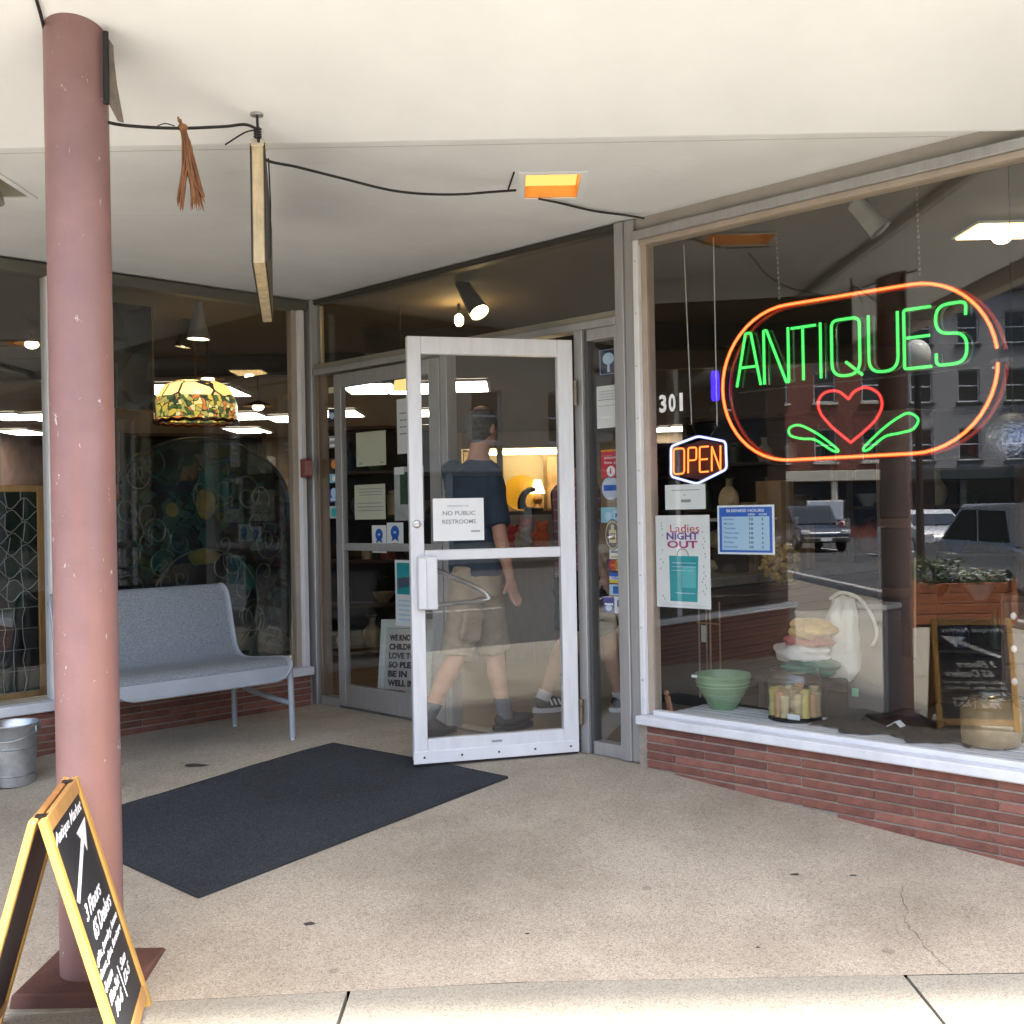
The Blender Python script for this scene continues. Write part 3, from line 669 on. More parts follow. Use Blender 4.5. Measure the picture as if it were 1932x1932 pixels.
# ================================================================ helper: pixel -> plane of a frame
FR['D'] = (fp, DA + math.pi)
def pm(F_, u, v, d=0):
    org, ang = FR[F_]; xa = V((math.cos(ang), math.sin(ang), 0)); ya = V((-math.sin(ang), math.cos(ang), 0))
    r = ray(u, v); o = V((0, 0, CZ)); t = (d - (o - org).dot(ya)) / r.dot(ya); p = o + r * t
    return (p - org).dot(xa), p.z
def rect(F_, u0, v0, u1, v1, d):
    a = [pm(F_, u, v, d) for u, v in ((u0, v0), (u1, v0), (u0, v1), (u1, v1))]
    um, vm = (u0 + u1) / 2, (v0 + v1) / 2
    return pm(F_, u0, vm, d)[0], pm(F_, u1, vm, d)[0], pm(F_, um, v1, d)[1], pm(F_, um, v0, d)[1]
def notice(name, label, cat_, F_, r, d, m, prints=(), group=None, tilt=0, thick=.0012):
    """flat sheet with print; r = x0,x1,z0,z1 in the frame; prints in sheet fractions"""
    x0, x1, z0, z1 = r; t = thing(name, label, cat_, F_, ((x0 + x1) / 2, d, z0), 0, group)
    Wd, Hd = x1 - x0, z1 - z0
    part('sheet', bx(x0, x1, d, d + thick, z0, z1), m, t)
    by = {}
    for i, p in enumerate(prints):
        k = p[0]; mm = p[-1]; ly = d - .0006 - .0004 * (k == 'T') - (.0003 * p[1] if k in 'LK' else 0)
        bm = by.setdefault(mm.name, (B(), mm))[0]
        if k == 'B': box(bm, x0 + p[1] * Wd, x0 + p[2] * Wd, ly, ly + .0004, z0 + p[3] * Hd, z0 + p[4] * Hd)
        elif k == 'L': box(bm, x0 + p[2] * Wd, x0 + p[3] * Wd, ly, ly + .0004, z0 + p[4] * Hd, z0 + p[5] * Hd)
        elif k == 'D':
            n = 20; prism(bm, [(x0 + p[1] * Wd + p[3] * Wd * math.cos(a), z0 + p[2] * Hd + p[3] * Wd * (p[4] if len(p) > 5 else 1) * math.sin(a)) for a in fr_(0, 6.2832, n)[:-1]], ly, ly + .0004)
        elif k == 'P': prism(bm, [(x0 + a * Wd, z0 + b_ * Hd) for a, b_ in p[1]], ly, ly + .0004)
        elif k == 'T': text(bm, p[1], x0 + p[2] * Wd, x0 + p[3] * Wd, z0 + p[4] * Hd, z0 + p[5] * Hd, ly, bold=p[6] if len(p) > 7 else .01, dep=.0004)
        elif k == 'O': tube(bm, [(x0 + a * Wd, ly, z0 + b_ * Hd) for a, b_ in p[1]], p[2], 5)
    for k, (bm, mm) in by.items():
        o = part('print', bm, mm, t)
        if sum(1 for p in prints if p[-1].name == k) > 1: o['kind'] = 'stuff'
    return t
def lines(n, x0, x1, z0, z1, m, seed=1, h=.35):
    r_ = random.Random(seed); o = []
    for i in range(n):
        z = z1 - (z1 - z0) * (i + .5) / n; dh = (z1 - z0) / n * h / 2; x = x0
        while x < x1 - .02:
            wl = min(r_.uniform(.04, .13), x1 - x); o.append(('B', x, x + wl, z - dh, z + dh, m)); x += wl + .018
    return o
def roundpoly(pts, r, k=5, closed=False):
    pts = [V(p) for p in pts]; N = len(pts); out = []
    for i in range(N):
        if not closed and i in (0, N - 1): out.append(pts[i]); continue
        a, b_, c = pts[i - 1], pts[i], pts[(i + 1) % N]
        l1, l2 = (a - b_).length, (c - b_).length; q = min(r, l1 * .48, l2 * .48)
        p0, p2 = b_ + (a - b_).normalized() * q, b_ + (c - b_).normalized() * q
        for j in range(k + 1):
            t = j / k; out.append(p0.lerp(b_, t).lerp(b_.lerp(p2, t), t))
    return out

# ================================================================ NEON SIGNS
def neon_tube(parent, name, paths, core, halo, r=.0068, closed=False):
    a, b_ = B(), B()
    for p in paths:
        tube(a, p, r * .55, 8, closed); tube(b_, p, r, 10, closed)
    o = part(name, b_, halo, parent, smooth=True)
    c = part('gas_core', a, core, o, smooth=True); return o
ORC, ORH = E('orange_neon_core', (1, .40, .12), .85), neonmat('orange_neon_halo', (1, .085, .010), .42, .7)
GRC, GRH = E('green_neon_core', (.20, 1, .25), .42), neonmat('green_neon_halo', (.03, 1, .10), .23, .65)
RDC, RDH = E('red_neon_core', (1, .13, .10), .40), neonmat('red_neon_halo', (1, .03, .03), .24, .65)
WHC, WHH = E('white_neon_core', (.75, .80, 1), .62), neonmat('white_neon_halo', (.35, .40, .9), .34, .6)
OPC, OPH = E('amber_neon_core', (1, .42, .10), .8), neonmat('amber_neon_halo', (1, .13, .01), .36, .65)
DKR = M('blackened_red_tube', (.22, .012, .010), .15, 0, .2, 9)
ND = .10
an = thing('neon_sign', 'large lit neon sign reading ANTIQUES inside an orange ring', 'neon sign', 'R', (3.87, ND, 1.48))
s0, s1 = pm('R', 1364, 762, ND)[0], pm('R', 1884, 735, ND)[0]
zt, zb = pm('R', 1600, 556, ND)[1], pm('R', 1600, 862, ND)[1]
rr_ = (zt - zb) / 2; zc = (zt + zb) / 2
def stadium(r, y, a0=0):
    o = []
    for k in range(25): a = -math.pi / 2 + math.pi * k / 24; o.append(V((s1 - rr_ + r * math.cos(a), y, zc + r * math.sin(a))))
    for k in range(25): a = math.pi / 2 + math.pi * k / 24; o.append(V((s0 + rr_ + r * math.cos(a), y, zc + r * math.sin(a))))
    return o
st = stadium(rr_, ND)
st = st[13:] + st[:13]
ring = []
for a, b_ in zip(st, st[1:]):
    n = max(1, int((b_ - a).length / .08)); ring += [a.lerp(b_, k / n) for k in range(n)]
ring.append(st[-1])
neon_tube(an, 'ring_tube', [ring], ORC, ORH, .0082)
part('return_tube', tube(B(), [p + V((.022, .035, -.004)) for p in ring], .0085, 9), DKR, an, smooth=True)
LET = {
 'A': ([[(0, 0), (.40, 1), (.62, 1), (1, 0)], [(.17, .36), (.86, .36)]], .12),
 'N': ([[(0, 0), (0, 1), (.12, 1), (.9, 0), (1, 0), (1, 1)]], .05),
 'T': ([[(0, .97), (1.15, .97)], [(.55, .97), (.55, 0)]], .05),
 'I': ([[(.5, 0), (.5, 1)]], .05),
 'Q': ([[(.5, 1), (0, 1), (0, 0), (1, 0), (1, 1), (.5, 1)], [(.5, .24), (1.08, -.02)]], .9),
 'U': ([[(0, 1), (0, 0), (1, 0), (1, 1)]], .9),
 'E': ([[(1, 1), (0, 1), (0, 0), (1, 0)], [(0, .52), (.95, .52)]], .2),
 'S': ([[(.98, .78), (1, 1), (0, 1), (0, .52), (1, .50), (1, 0), (0, 0), (0, .2)]], .9),
}
LU = [('A', 1389, 1434), ('N', 1441, 1487), ('T', 1493, 1533), ('I', 1543, 1553), ('Q', 1569, 1622), ('U', 1639, 1694), ('E', 1706, 1757), ('S', 1766, 1824)]
lb, lt = 1.838, 2.086
for ch, u0, u1 in LU:
    a, b_ = pm('R', u0, 650, ND)[0], pm('R', u1, 650, ND)[0]; W_, H_ = b_ - a, lt - lb
    paths = [roundpoly([(a + x * W_, ND, lb + z * H_) for x, z in st_], LET[ch][1] * W_ * .5, 6) for st_ in LET[ch][0]]
    neon_tube(an, 'letter', paths, GRC, GRH, .0072)
    part('blackout_tube', tube(B(), [p + V((.012, .03, 0)) for p in paths[0]], .006, 7), M('dark_green_tube', (.008, .05, .015), .2, 0, 0), an, smooth=True)
PX2 = lambda pts, d=ND: [V((pm('R', u, v, d)[0], d, pm('R', u, v, d)[1])) for u, v in pts]
heart = PX2([(1605, 835), (1570, 806), (1549, 781), (1544, 758), (1556, 741), (1580, 738), (1601, 753), (1613, 738), (1634, 731), (1657, 742), (1664, 765), (1652, 792), (1628, 816), (1605, 835)])
neon_tube(an, 'heart', [heart[:1] + cat(heart[1:7], 6)[:-1] + cat(heart[6:13], 6) + heart[:1]], RDC, RDH, .007)
cc = lambda x, y: ((1870 + x * .5694) * .6505, (400 + y * .5694) * .6505)
for pl in ([(985, 1590), (910, 1528), (850, 1490), (785, 1463), (738, 1478), (742, 1515), (800, 1532), (868, 1538), (955, 1592)],
           [(1115, 1580), (1180, 1512), (1230, 1468), (1290, 1425), (1345, 1402), (1392, 1432), (1368, 1482), (1300, 1503), (1222, 1522), (1138, 1588)]):
    neon_tube(an, 'leaf', [cat(PX2([cc(*p) for p in pl]), 5, True)], GRC, GRH, .0062, True)
for (u, va, vb) in ((1468, 436, 568), (1733, 352, 524)):
    a, b_ = pm('R', u - 3, va, ND), pm('R', u + 3, vb, ND); bm = B()
    n = int((a[1] - b_[1]) / .022)
    for k in range(n):
        p = V((a[0] + (b_[0] - a[0]) * k / n, ND, a[1] + (b_[1] - a[1]) * k / n)); dx = V((.004, 0, 0)) if k % 2 else V((0, .004, 0))
        tube(bm, [p + dx, p + dx * .6 + V((0, 0, -.012)), p - dx * .6 + V((0, 0, -.012)), p - dx, p - dx + V((0, 0, -.014)), p + dx + V((0, 0, -.014))], .0012, 4)
    part('hanging_chain', bm, M('dull_chain', (.34, .33, .30), .4, .6, .1, 30), an)
for x, z in ((s0 + .02, zc - .1), (s1 - .02, zc - .03), (s0 + .5, zt), (s1 - .5, zb)):
    part('tube_support', tube(B(), [(x, ND, z), (x, ND + .05, z)], .005, 8), M('clear_support', (.5, .5, .5), .2, 0, 0), an)
part('back_frame', tube(B(), [(s0 + .06, ND + .052, lb - .02), (s1 - .07, ND + .052, lb - .02)], .004, 6), DARKM, an)
part('electrode_cap', bx(s1 - .03, s1 + .045, ND - .008, ND + .03, zc - .012, zc + .004), DARKM, an)

op = thing('neon_sign', 'small lit neon OPEN sign in a white six sided outline', 'neon sign', 'R', (2.98, .08, 1.34))
OD = .08
hexa = PX2([(1266, 842), (1317, 823), (1369, 833), (1371, 885), (1315, 913), (1266, 899)], OD)
neon_tube(op, 'outline_tube', [roundpoly(hexa, .02, 4, True)], WHC, WHH, .0068, True)
oq = lambda x, z: PX2([(1271 + 91 * x, (895 - 17 * x * .45) - (48 - 1 * x) * z)], OD)[0]
for paths, r in (([[(.08, 1), (.0, 1), (.0, .0), (.22, .0), (.22, 1), (.08, 1)]], .018),
                 ([[(.30, .0), (.30, 1), (.47, 1), (.47, .5), (.31, .5)]], .012),
                 ([[(.72, 1), (.54, 1), (.54, .0), (.72, .0)], [(.54, .5), (.70, .5)]], .008),
                 ([[(.79, .0), (.79, 1), (.97, .0), (.97, 1)]], .006)):
    neon_tube(op, 'letter', [roundpoly([oq(x, z) for x, z in p], r, 5) for p in paths], OPC, OPH, .0052)
part('backing', prism(B(), [(p.x, p.z) for p in [hexa[0].lerp(hexa[3], .08), hexa[1].lerp(hexa[4], .08), hexa[2].lerp(hexa[5], .06), hexa[3].lerp(hexa[0], .08), hexa[4].lerp(hexa[1], .08), hexa[5].lerp(hexa[2], .06)]], OD + .03, OD + .034), M('dark_red_backing', (.045, .008, .008), .4, 0, .1, 10), op)
for (ua, va, ub, vb) in ((1290, 462, 1305, 800), (1346, 448, 1353, 804)):
    a, b_ = pm('R', ua, va, OD), pm('R', ub, vb, OD)
    part('hanging_wire', tube(B(), [(a[0], OD, a[1]), (b_[0], OD, b_[1])], .0032, 6), M('pale_wire', (.5, .48, .43), .4, .6, .1, 30), op)
    part('brass_clip', lathe(B(), [(0, .006), (.006, .004), (.018, .0), (.006, -.004), (0, -.006)], 14, (b_[0], OD, b_[1])), M('polished_brass', (.75, .52, .16), .25, .9, .1, 20), op, smooth=True)
for (ua, va, ub, vb) in ((1305, 800, 1315, 824), (1353, 804, 1337, 827)):
    a, b_ = pm('R', ua, va, OD), pm('R', ub, vb, OD); part('hanging_wire', tube(B(), [(a[0], OD, a[1]), (b_[0], OD, b_[1])], .0018, 6), WIREM, op)
bv = rect('R', 1342, 700, 1357, 756, .16)
solo('blue_lamp', lathe(B(), [(0, bv[2]), (.018, bv[2]), (.021, bv[2] + .02), (.021, bv[3] - .02), (.016, bv[3]), (0, bv[3])], 18, ((bv[0] + bv[1]) / 2, .16, 0)), E('deep_blue_glow', (.05, .02, 1), .45), 'short deep blue glowing tube left of the orange neon ring', 'lamp', 'R', ((bv[0] + bv[1]) / 2, .16, bv[2]), smooth=True)

# ================================================================ NOTICES AND STICKERS ON THE GLASS
r = rect('R', 1244, 743, 1291, 777, -.0)
for i, (ch, a, b_) in enumerate((('3', .0, .29), ('0', .38, .66), ('1', .76, 1.0))):
    W_ = r[1] - r[0]; bm = text(B(), ch, r[0] + a * W_, r[0] + b_ * W_, r[2], r[3], -.0005, bold=.035, dep=.001, fit=ch != '1')
    solo('house_number', bm, PAPER, ['white number 3 stuck on the display window', 'white number 0 between the 3 and the 1 on the window', 'white number 1 at the right of the house number'][i], 'number', 'R', (r[0] + a * W_, -.0005, r[2]), 'house number on the window')
IN = .013                      # inner side of the glass
FZ = lambda *a: rect('R', *a, IN)
notice('window_card', 'small white card under the OPEN sign on the display window', 'card', 'R', FZ(1255, 914, 1331, 961), IN, PAPER,
       [('B', .16, .86, .76, .79, GREYI), ('B', .47, .51, .56, .60, GREYI), ('B', .40, .64, .28, .40, GREYI)])
pr = [('B', .05, .95, .03, .032, GREYI), ('T', 'Ladies', .28, .82, .815, .90, .0, REDI), ('T', 'NIGHT', .21, .80, .735, .815, .03, PURPI), ('T', 'OUT', .22, .78, .645, .725, .03, MAGI),
      ('P', [(.26, .07), (.76, .07), (.79, .56), (.25, .56)], TEALI), ('O', [(.40, .56), (.41, .60), (.46, .635), (.54, .635), (.60, .60), (.61, .56)], .0022, M('brown_ink', (.25, .17, .10), .6, 0, 0)),
      ('L', 1, .48, .74, .22, .45, M('light_teal_ink', (.12, .52, .56), .5, 0, .1, 12)), ('L', 2, .36, .72, .155, .165, PALEB), ('L', 2, .3, .74, .48, .49, PALEB), ('L', 2, .3, .74, .44, .447, PALEB), ('L', 2, .3, .7, .40, .407, PALEB)]
rd = random.Random(5)
for k in range(26): pr.append(('B', *(lambda x, z: (x, x + .014, z, z + .02))(rd.choice((.10, .88, .13, .9)) + rd.uniform(-.03, .03), .08 + .86 * k / 26), GREYI))
notice('poster', 'white poster reading NIGHT OUT over a teal shopping bag', 'poster', 'R', FZ(1238, 972, 1340, 1147), IN, PAPER, pr)
WB = M('white_board', (.78, .84, .9), .5, 0, 0)
pr = [('B', .035, .965, .04, .96, BLUEI), ('L', 1, .08, .92, .085, .77, PALEB), ('T', 'BUSINESS HOURS', .17, .83, .86, .92, .02, WB), ('T', 'OPEN', .55, .67, .79, .83, .02, WB), ('T', 'CLOSE', .74, .88, .79, .83, .02, WB)]
for k, (d_, o_, c_) in enumerate((('Sunday', '12', '5'), ('Monday', '10', '6'), ('Tuesday', '10', '6'), ('Wednesday', '10', '6'), ('Thursday', '10', '6'), ('Friday', '10', '6'), ('Saturday', '10', '6'))):
    z = .71 - .094 * k; wd = .03 * len(d_)
    pr += [('T', d_, .12, .12 + wd, z - .022, z + .028, .01, BLUEI), ('T', o_, .57, .64, z - .022, z + .028, .03, INK), ('T', c_, .79, .815, z - .022, z + .028, .03, INK)]
notice('hours_sign', 'blue and white business hours sign on the display window', 'sign', 'R', FZ(1354, 953, 1461, 1046), IN, WB, pr, thick=.003)

def disc(name, label, cat_, F_, u, v, rpx, d, m, prints=(), group=None, asp=1):
    x, z = pm(F_, u, v, d); x2 = pm(F_, u + rpx, v, d)[0]; R_ = x2 - x; Rz = R_ * asp
    t = thing(name, label, cat_, F_, (x, d, z - Rz), 0, group)
    part('sheet', prism(B(), [(x + R_ * math.cos(a), z + Rz * math.sin(a)) for a in fr_(0, 6.2832, 28)[:-1]], d, d + .001), m, t)
    for p in prints:
        bm = B(); k = p[0]
        if k == 'B': box(bm, x + p[1] * R_, x + p[2] * R_, d - .0008, d - .0003, z + p[3] * Rz, z + p[4] * Rz)
        elif k == 'T': text(bm, p[1], x + p[2] * R_, x + p[3] * R_, z + p[4] * Rz, z + p[5] * Rz, d - .001, bold=.02, dep=.0005)
        elif k == 'O': tube(bm, [(x + p[1] * R_ * math.cos(a), d - .0006, z + p[1] * Rz * math.sin(a)) for a in fr_(0, 6.2832, 28)[:-1]], p[2], 4, True)
        part('print', bm, p[-1], t)
    return t
G2 = 'stickers on the right sidelight'
S2 = lambda *a: rect('R', *a, IN - .012 + .0118)
sd = .0125
def sr(*a): return rect('R', *a, sd)
notice('sticker', 'dark navy sticker with a pale tree at the sidelight top', 'sticker', 'R', sr(1130, 657, 1166, 708), sd, NAVYI, [('O', [(.06, .05), (.94, .05), (.94, .95), (.06, .95), (.06, .05)], .0012, PALEB), ('D', .5, .62, .30, .8, PALEB), ('B', .44, .56, .12, .45, PALEB)], G2)
notice('notice_sheet', 'folded white notice sheet high on the right sidelight', 'notice', 'R', sr(1126, 727, 1171, 807), sd, PAPER, [('B', .06, .94, .66, .675, GREYI), ('B', .06, .94, .52, .53, GREYI)] + lines(3, .1, .9, .7, .9, GREYI, 3, .15))
notice('sticker', 'red sticker with a white phone emblem and text', 'sticker', 'R', sr(1134, 848, 1170, 902), sd, REDI, [('B', .0, .96, .93, 1.0, ORNI), ('T', 'people', .2, .85, .66, .76, PAPER), ('T', 'love us', .2, .85, .50, .60, PAPER), ('D', .52, .24, .22, 1, PAPER), ('L', 2, .46, .54, .16, .34, REDI)], G2)
disc('sticker', 'round pale sticker with blue lettering on the sidelight', 'sticker', 'R', 1152, 921, 17, sd, M('pale_lilac_paper', (.55, .60, .74), .6, 0, .05), [('B', -.75, .75, -.22, .28, BLUEI), ('O', .85, .001, PALEB)], G2, 1)
notice('sticker', 'pale sky blue sticker with a white cloud patch', 'sticker', 'R', sr(1134, 957, 1175, 986), sd, SKYI, [('D', .32, .4, .16, 1, PALEB), ('B', .62, .95, .2, .8, PALEB), ('L', 1, .66, .92, .35, .6, BLUEI)], G2)
disc('sticker', 'oval cream crest sticker on black below the blue ones', 'sticker', 'R', 1156, 1009, 15, sd, INK, [('O', .86, .0028, GOLDI), ('B', -.45, .45, -.5, .3, GOLDI), ('B', -.2, .2, .3, .62, GOLDI), ('B', -.3, .3, -.3, .1, INK)], G2, 1.55)
notice('sticker', 'white card sticker with a grey stripe on the sidelight', 'sticker', 'R', sr(1150, 1034, 1172, 1055), sd, PAPER, [('B', .1, .9, .55, .75, GREYI), ('B', .1, .9, .08, .3, GOLDI)], G2)
notice('sticker', 'card sticker with red and yellow overlapping discs', 'sticker', 'R', sr(1145, 1055, 1176, 1078), sd, INK, [('D', .40, .5, .26, 1, REDI), ('D', .68, .5, .26, 1, YELI), ('L', 1, .25, .65, .42, .58, ORNI)], G2)
notice('sticker', 'blue and yellow striped card sticker on the sidelight', 'sticker', 'R', sr(1150, 1080, 1173, 1100), sd, PAPER, [('B', 0, 1, .62, 1, BLUEI), ('B', 0, 1, 0, .3, YELI), ('T', 'VISA', .12, .88, .34, .60, BLUEI)], G2)
notice('sticker', 'white card sticker with a blue square in the middle', 'sticker', 'R', sr(1150, 1103, 1174, 1123), sd, PALEB, [('B', .28, .76, .15, .85, BLUEI)], G2)
notice('sticker', 'purple sticker with a white swirl at the bottom left', 'sticker', 'R', sr(1139, 1126, 1160, 1156), sd, M('violet_ink', (.06, .05, .30), .5, 0, .2, 30), [('D', .45, .3, .3, .7, PALEB), ('B', .1, .85, .48, .6, PAPER)], G2)
notice('sticker', 'white sticker with a blue square at the bottom right', 'sticker', 'R', sr(1159, 1126, 1182, 1158), sd, PAPER, [('B', .25, .8, .4, .8, BLUEI)], G2)
G3 = 'stickers on the left sidelight'
for q in (((620, 772, 633, 797), NAVYI, 'dark blue sticker on the narrow left sidelight', [('D', .5, .5, .3, 1, PALEB)]),
          ((621, 822, 637, 845), GREYI, 'grey and white sticker above the orange card', [('B', .1, .9, .6, .8, PAPER), ('B', .1, .9, .1, .3, PAPER)]),
          ((622, 865, 638, 887), INK, 'black sticker with an orange glow on the left sidelight', [('D', .5, .5, .3, 1, ORNI)]),
          ((622, 894, 638, 911), SKYI, 'light blue card sticker on the left sidelight', [('D', .5, .5, .2, 1, PAPER)]),
          ((622, 922, 638, 948), M('violet_ink', (.06, .05, .30), .5, 0, .2, 30), 'violet sticker with a pale disc on the left sidelight', [('D', .5, .7, .35, 1, PALEB), ('B', .1, .9, .1, .35, PALEB)]),
          ((622, 955, 638, 978), M('grey_green_paper', (.40, .47, .47), .6, 0, .05), 'pale sticker with a teal disc low on the left sidelight', [('D', .5, .5, .32, 1, TEALI)]),
          ((620, 730, 638, 741), M('cream_label', (.62, .58, .40), .6, 0, .05), 'cream label at the top of the left sidelight', [('B', .1, .9, .4, .6, GOLDI)])):
    notice('sticker', q[2], 'sticker', 'R', rect('R', *q[0], -.0355), -.0355, q[1], q[3], G3)
# closed leaf
ld = -.0145
def lr(*a): return rect('R', *a, ld)
notice('notice_sheet', 'upper cream notice sheet on the closed glass door', 'notice', 'R', lr(672, 814, 728, 879), ld, CREAM, [('B', .08, .2, .06, .10, GREYI), ('B', .8, .92, .06, .10, GREYI)], 'notice sheets on the closed door')
notice('notice_sheet', 'lower cream notice sheet with typed lines on the closed door', 'notice', 'R', lr(669, 914, 727, 980), ld, CREAM, lines(3, .15, .92, .66, .92, GREYI, 6, .3) + lines(3, .12, .92, .2, .52, GREYI, 8, .3), 'notice sheets on the closed door')
for i, q in enumerate(((702, 991, 729, 1043), (730, 986, 761, 1040))):
    notice('ribbon_card', ['white card with a blue rosette, left one of the pair', 'white card with a blue rosette, next to the open door'][i], 'card', 'R', lr(*q), ld, PAPER, [('D', .5, .66, .26, 1, BLUEI), ('P', [(.36, .55), (.64, .55), (.72, .34), (.56, .40), (.5, .44), (.44, .40), (.28, .34)], BLUEI), ('L', 1, .3, .7, .18, .28, REDI), ('L', 1, .25, .75, .10, .15, PALEB), ('L', 2, .42, .58, .62, .70, PALEB)], 'rosette cards on the closed door')
notice('poster', 'narrow teal and magenta poster low on the closed door', 'poster', 'R', lr(746, 1057, 797, 1182), ld, PAPER, [('B', .07, .93, .48, .96, TEALI), ('P', [(.07, .55), (.93, .66), (.93, .78), (.07, .72)], MAGI)] + lines(5, .12, .9, .06, .42, PALEB, 4, .4))
notice('notice_sheet', 'narrow white sheet high on the closed door', 'notice', 'R', lr(749, 752, 775, 856), ld, PAPER, lines(4, .2, .8, .3, .8, GREYI, 9, .2))
notice('photo_print', 'dark photo print taped beside the rosette cards', 'print', 'R', lr(744, 880, 800, 982), ld, M('grey_photo', (.42, .44, .43), .5, 0, .3, 8), [('B', .2, .7, .3, .9, M('dark_green_photo', (.03, .06, .035), .5, 0, .5, 18)), ('L', 1, .02, .35, .86, 1.0, PAPER), ('L', 2, .5, .6, .35, .6, GOLDI)])
# sheet on the open door
dd = -TH - .0
dr = rect('D', 816, 939, 914, 1019, .003 - .0005 - .022 + .0)
yd = -.0046
notice('notice_sheet', 'white sheet reading NO PUBLIC RESTROOMS on the open door', 'notice', 'D', rect('D', 817, 940, 913, 1020, yd), yd, PAPER,
       [('T', 'OUR BUILDING HAS', .28, .70, .80, .84, .0, GREYI), ('T', 'NO PUBLIC', .19, .83, .60, .70, .012, M('faded_ink', (.25, .27, .28), .6, 0, 0)), ('T', 'RESTROOMS', .18, .84, .40, .50, .012, M('faded_ink', (.25, .27, .28), .6, 0, 0)), ('B', .74, .92, .20, .235, GREYI)])

# white framed letter board leaning inside
lx0, lz0 = pm('R', 720, 1318, .10); lx1 = lx0 + .52; lt_ = thing('letter_board', 'white framed board with black lettering leaning inside the door', 'letter board', 'R', (lx0, .10, .02), 0)
Tm = Matrix.Translation((lx0 - .03, .10, .03)) @ Matrix.Rotation(RAD(-8), 4, 'X') @ Matrix.Rotation(RAD(-3.5), 4, 'Y')
for nme, a in (('frame', (0, .06, -.02, .012, 0, .55)), ('frame', (.46, .52, -.02, .012, 0, .55)), ('frame', (.0605, .4595, -.0195, .0115, .49, .55)), ('frame', (.0605, .4595, -.0195, .0115, 0, .05))): part(nme, obox(B(), Tm, *a), M('pale_green_white_frame', (.60, .64, .60), .5, 0, .08, 9), lt_, bevel=.004)
part('panel', obox(B(), Tm, .06, .46, -.004, .008, .05, .49), M('grey_letter_panel', (.50, .48, .46), .7, 0, .06, 9), lt_)
bm = B()
for k, s in enumerate(('WE KNOW', 'CHILDREN', 'LOVE TO', 'SO PLEASE', 'BE IN', 'WELL IN')): text(bm, s, .085, .085 + .038 * len(s), .412 - .058 * k, .452 - .058 * k, -.006, bold=.045, mtx=Tm)
part('lettering', bm, INK, lt_)
part('lettering', text(B(), 'TOUCH', .11, .26, .068, .10, -.006, bold=.03, mtx=Tm), REDI, lt_, label='red lettering')

# ================================================================ BENCH
gy = -.02
bn = thing('bench', 'blue grey metal mesh bench with a curved back below the window', 'bench', 'L', (-1.35, -.6, 0))
prof = cat([(0, -.150, .800), (0, -.168, .846), (0, -.20, .850), (0, -.235, .78), (0, -.285, .58), (0, -.325, .475), (0, -.40, .428), (0, -.56, .430), (0, -.78, .452), (0, -.875, .452), (0, -.925, .42), (0, -.94, .345)], 4)
ln_ = [0]
for a, b_ in zip(prof, prof[1:]): ln_.append(ln_[-1] + (b_ - a).length)
BX0, BX1, BR = -1.90, -.815, .15
def inset(q):
    q = min(q, BR); return BR - math.sqrt(max(0, BR * BR - (BR - q) ** 2))
rows = []
bm = B(); nx = 40
for p, q in zip(prof, ln_):
    ins = max(inset(q), inset(ln_[-1] - q) * .8)
    rows.append([bm.verts.new((BX0 + ins + (BX1 - BX0 - 2 * ins) * i / nx, p.y, p.z)) for i in range(nx + 1)])
PT = [[v_.co.copy() for v_ in r_] for r_ in rows]; bm.free(); bm, bmr = B(), B(); RW_ = .05
for j_, (a, b_) in enumerate(zip(PT, PT[1:])):
    for i in range(nx):
        q = (ln_[j_] + ln_[j_ + 1]) / 2; e_ = min(a[i].x - a[0].x, a[-1].x - a[i + 1].x) + max(0, 1e-6)
        edge_ = q < RW_ or q > ln_[-1] - RW_ - .03 or e_ < .022
        t_ = bmr if edge_ else bm; t_.faces.new([t_.verts.new(c_) for c_ in (a[i], a[i + 1], b_[i + 1], b_[i])])
for t_ in (bm, bmr): bmesh.ops.remove_doubles(t_, verts=t_.verts, dist=1e-5)
rim = PT[0] + [r_[-1] for r_ in PT[1:]] + PT[-1][::-1][1:] + [r_[0] for r_ in PT[::-1][1:-1]]
for t_ in (bm, bmr): bmesh.ops.solidify(t_, geom=t_.faces[:], thickness=.006)
BENM = M('blue_grey_mesh', (.235, .262, .30), .55, .1, .45, 130, .35, 420)
t = BENM.node_tree; BENR = M('blue_grey_coating', (.335, .37, .42), .38, .1, .08, 6, .03, 200)
part('seat', bm, BENM, bn, smooth=True); part('rim_band', bmr, BENR, bn, smooth=True)
ti = rows = None
bm = B(); P_ = []
for p in rim:
    if not P_ or (p - P_[-1]).length > .004: P_.append(p)
tube(bm, P_, .0105, 8, True); part('rim', bm, BENR, bn, smooth=True)
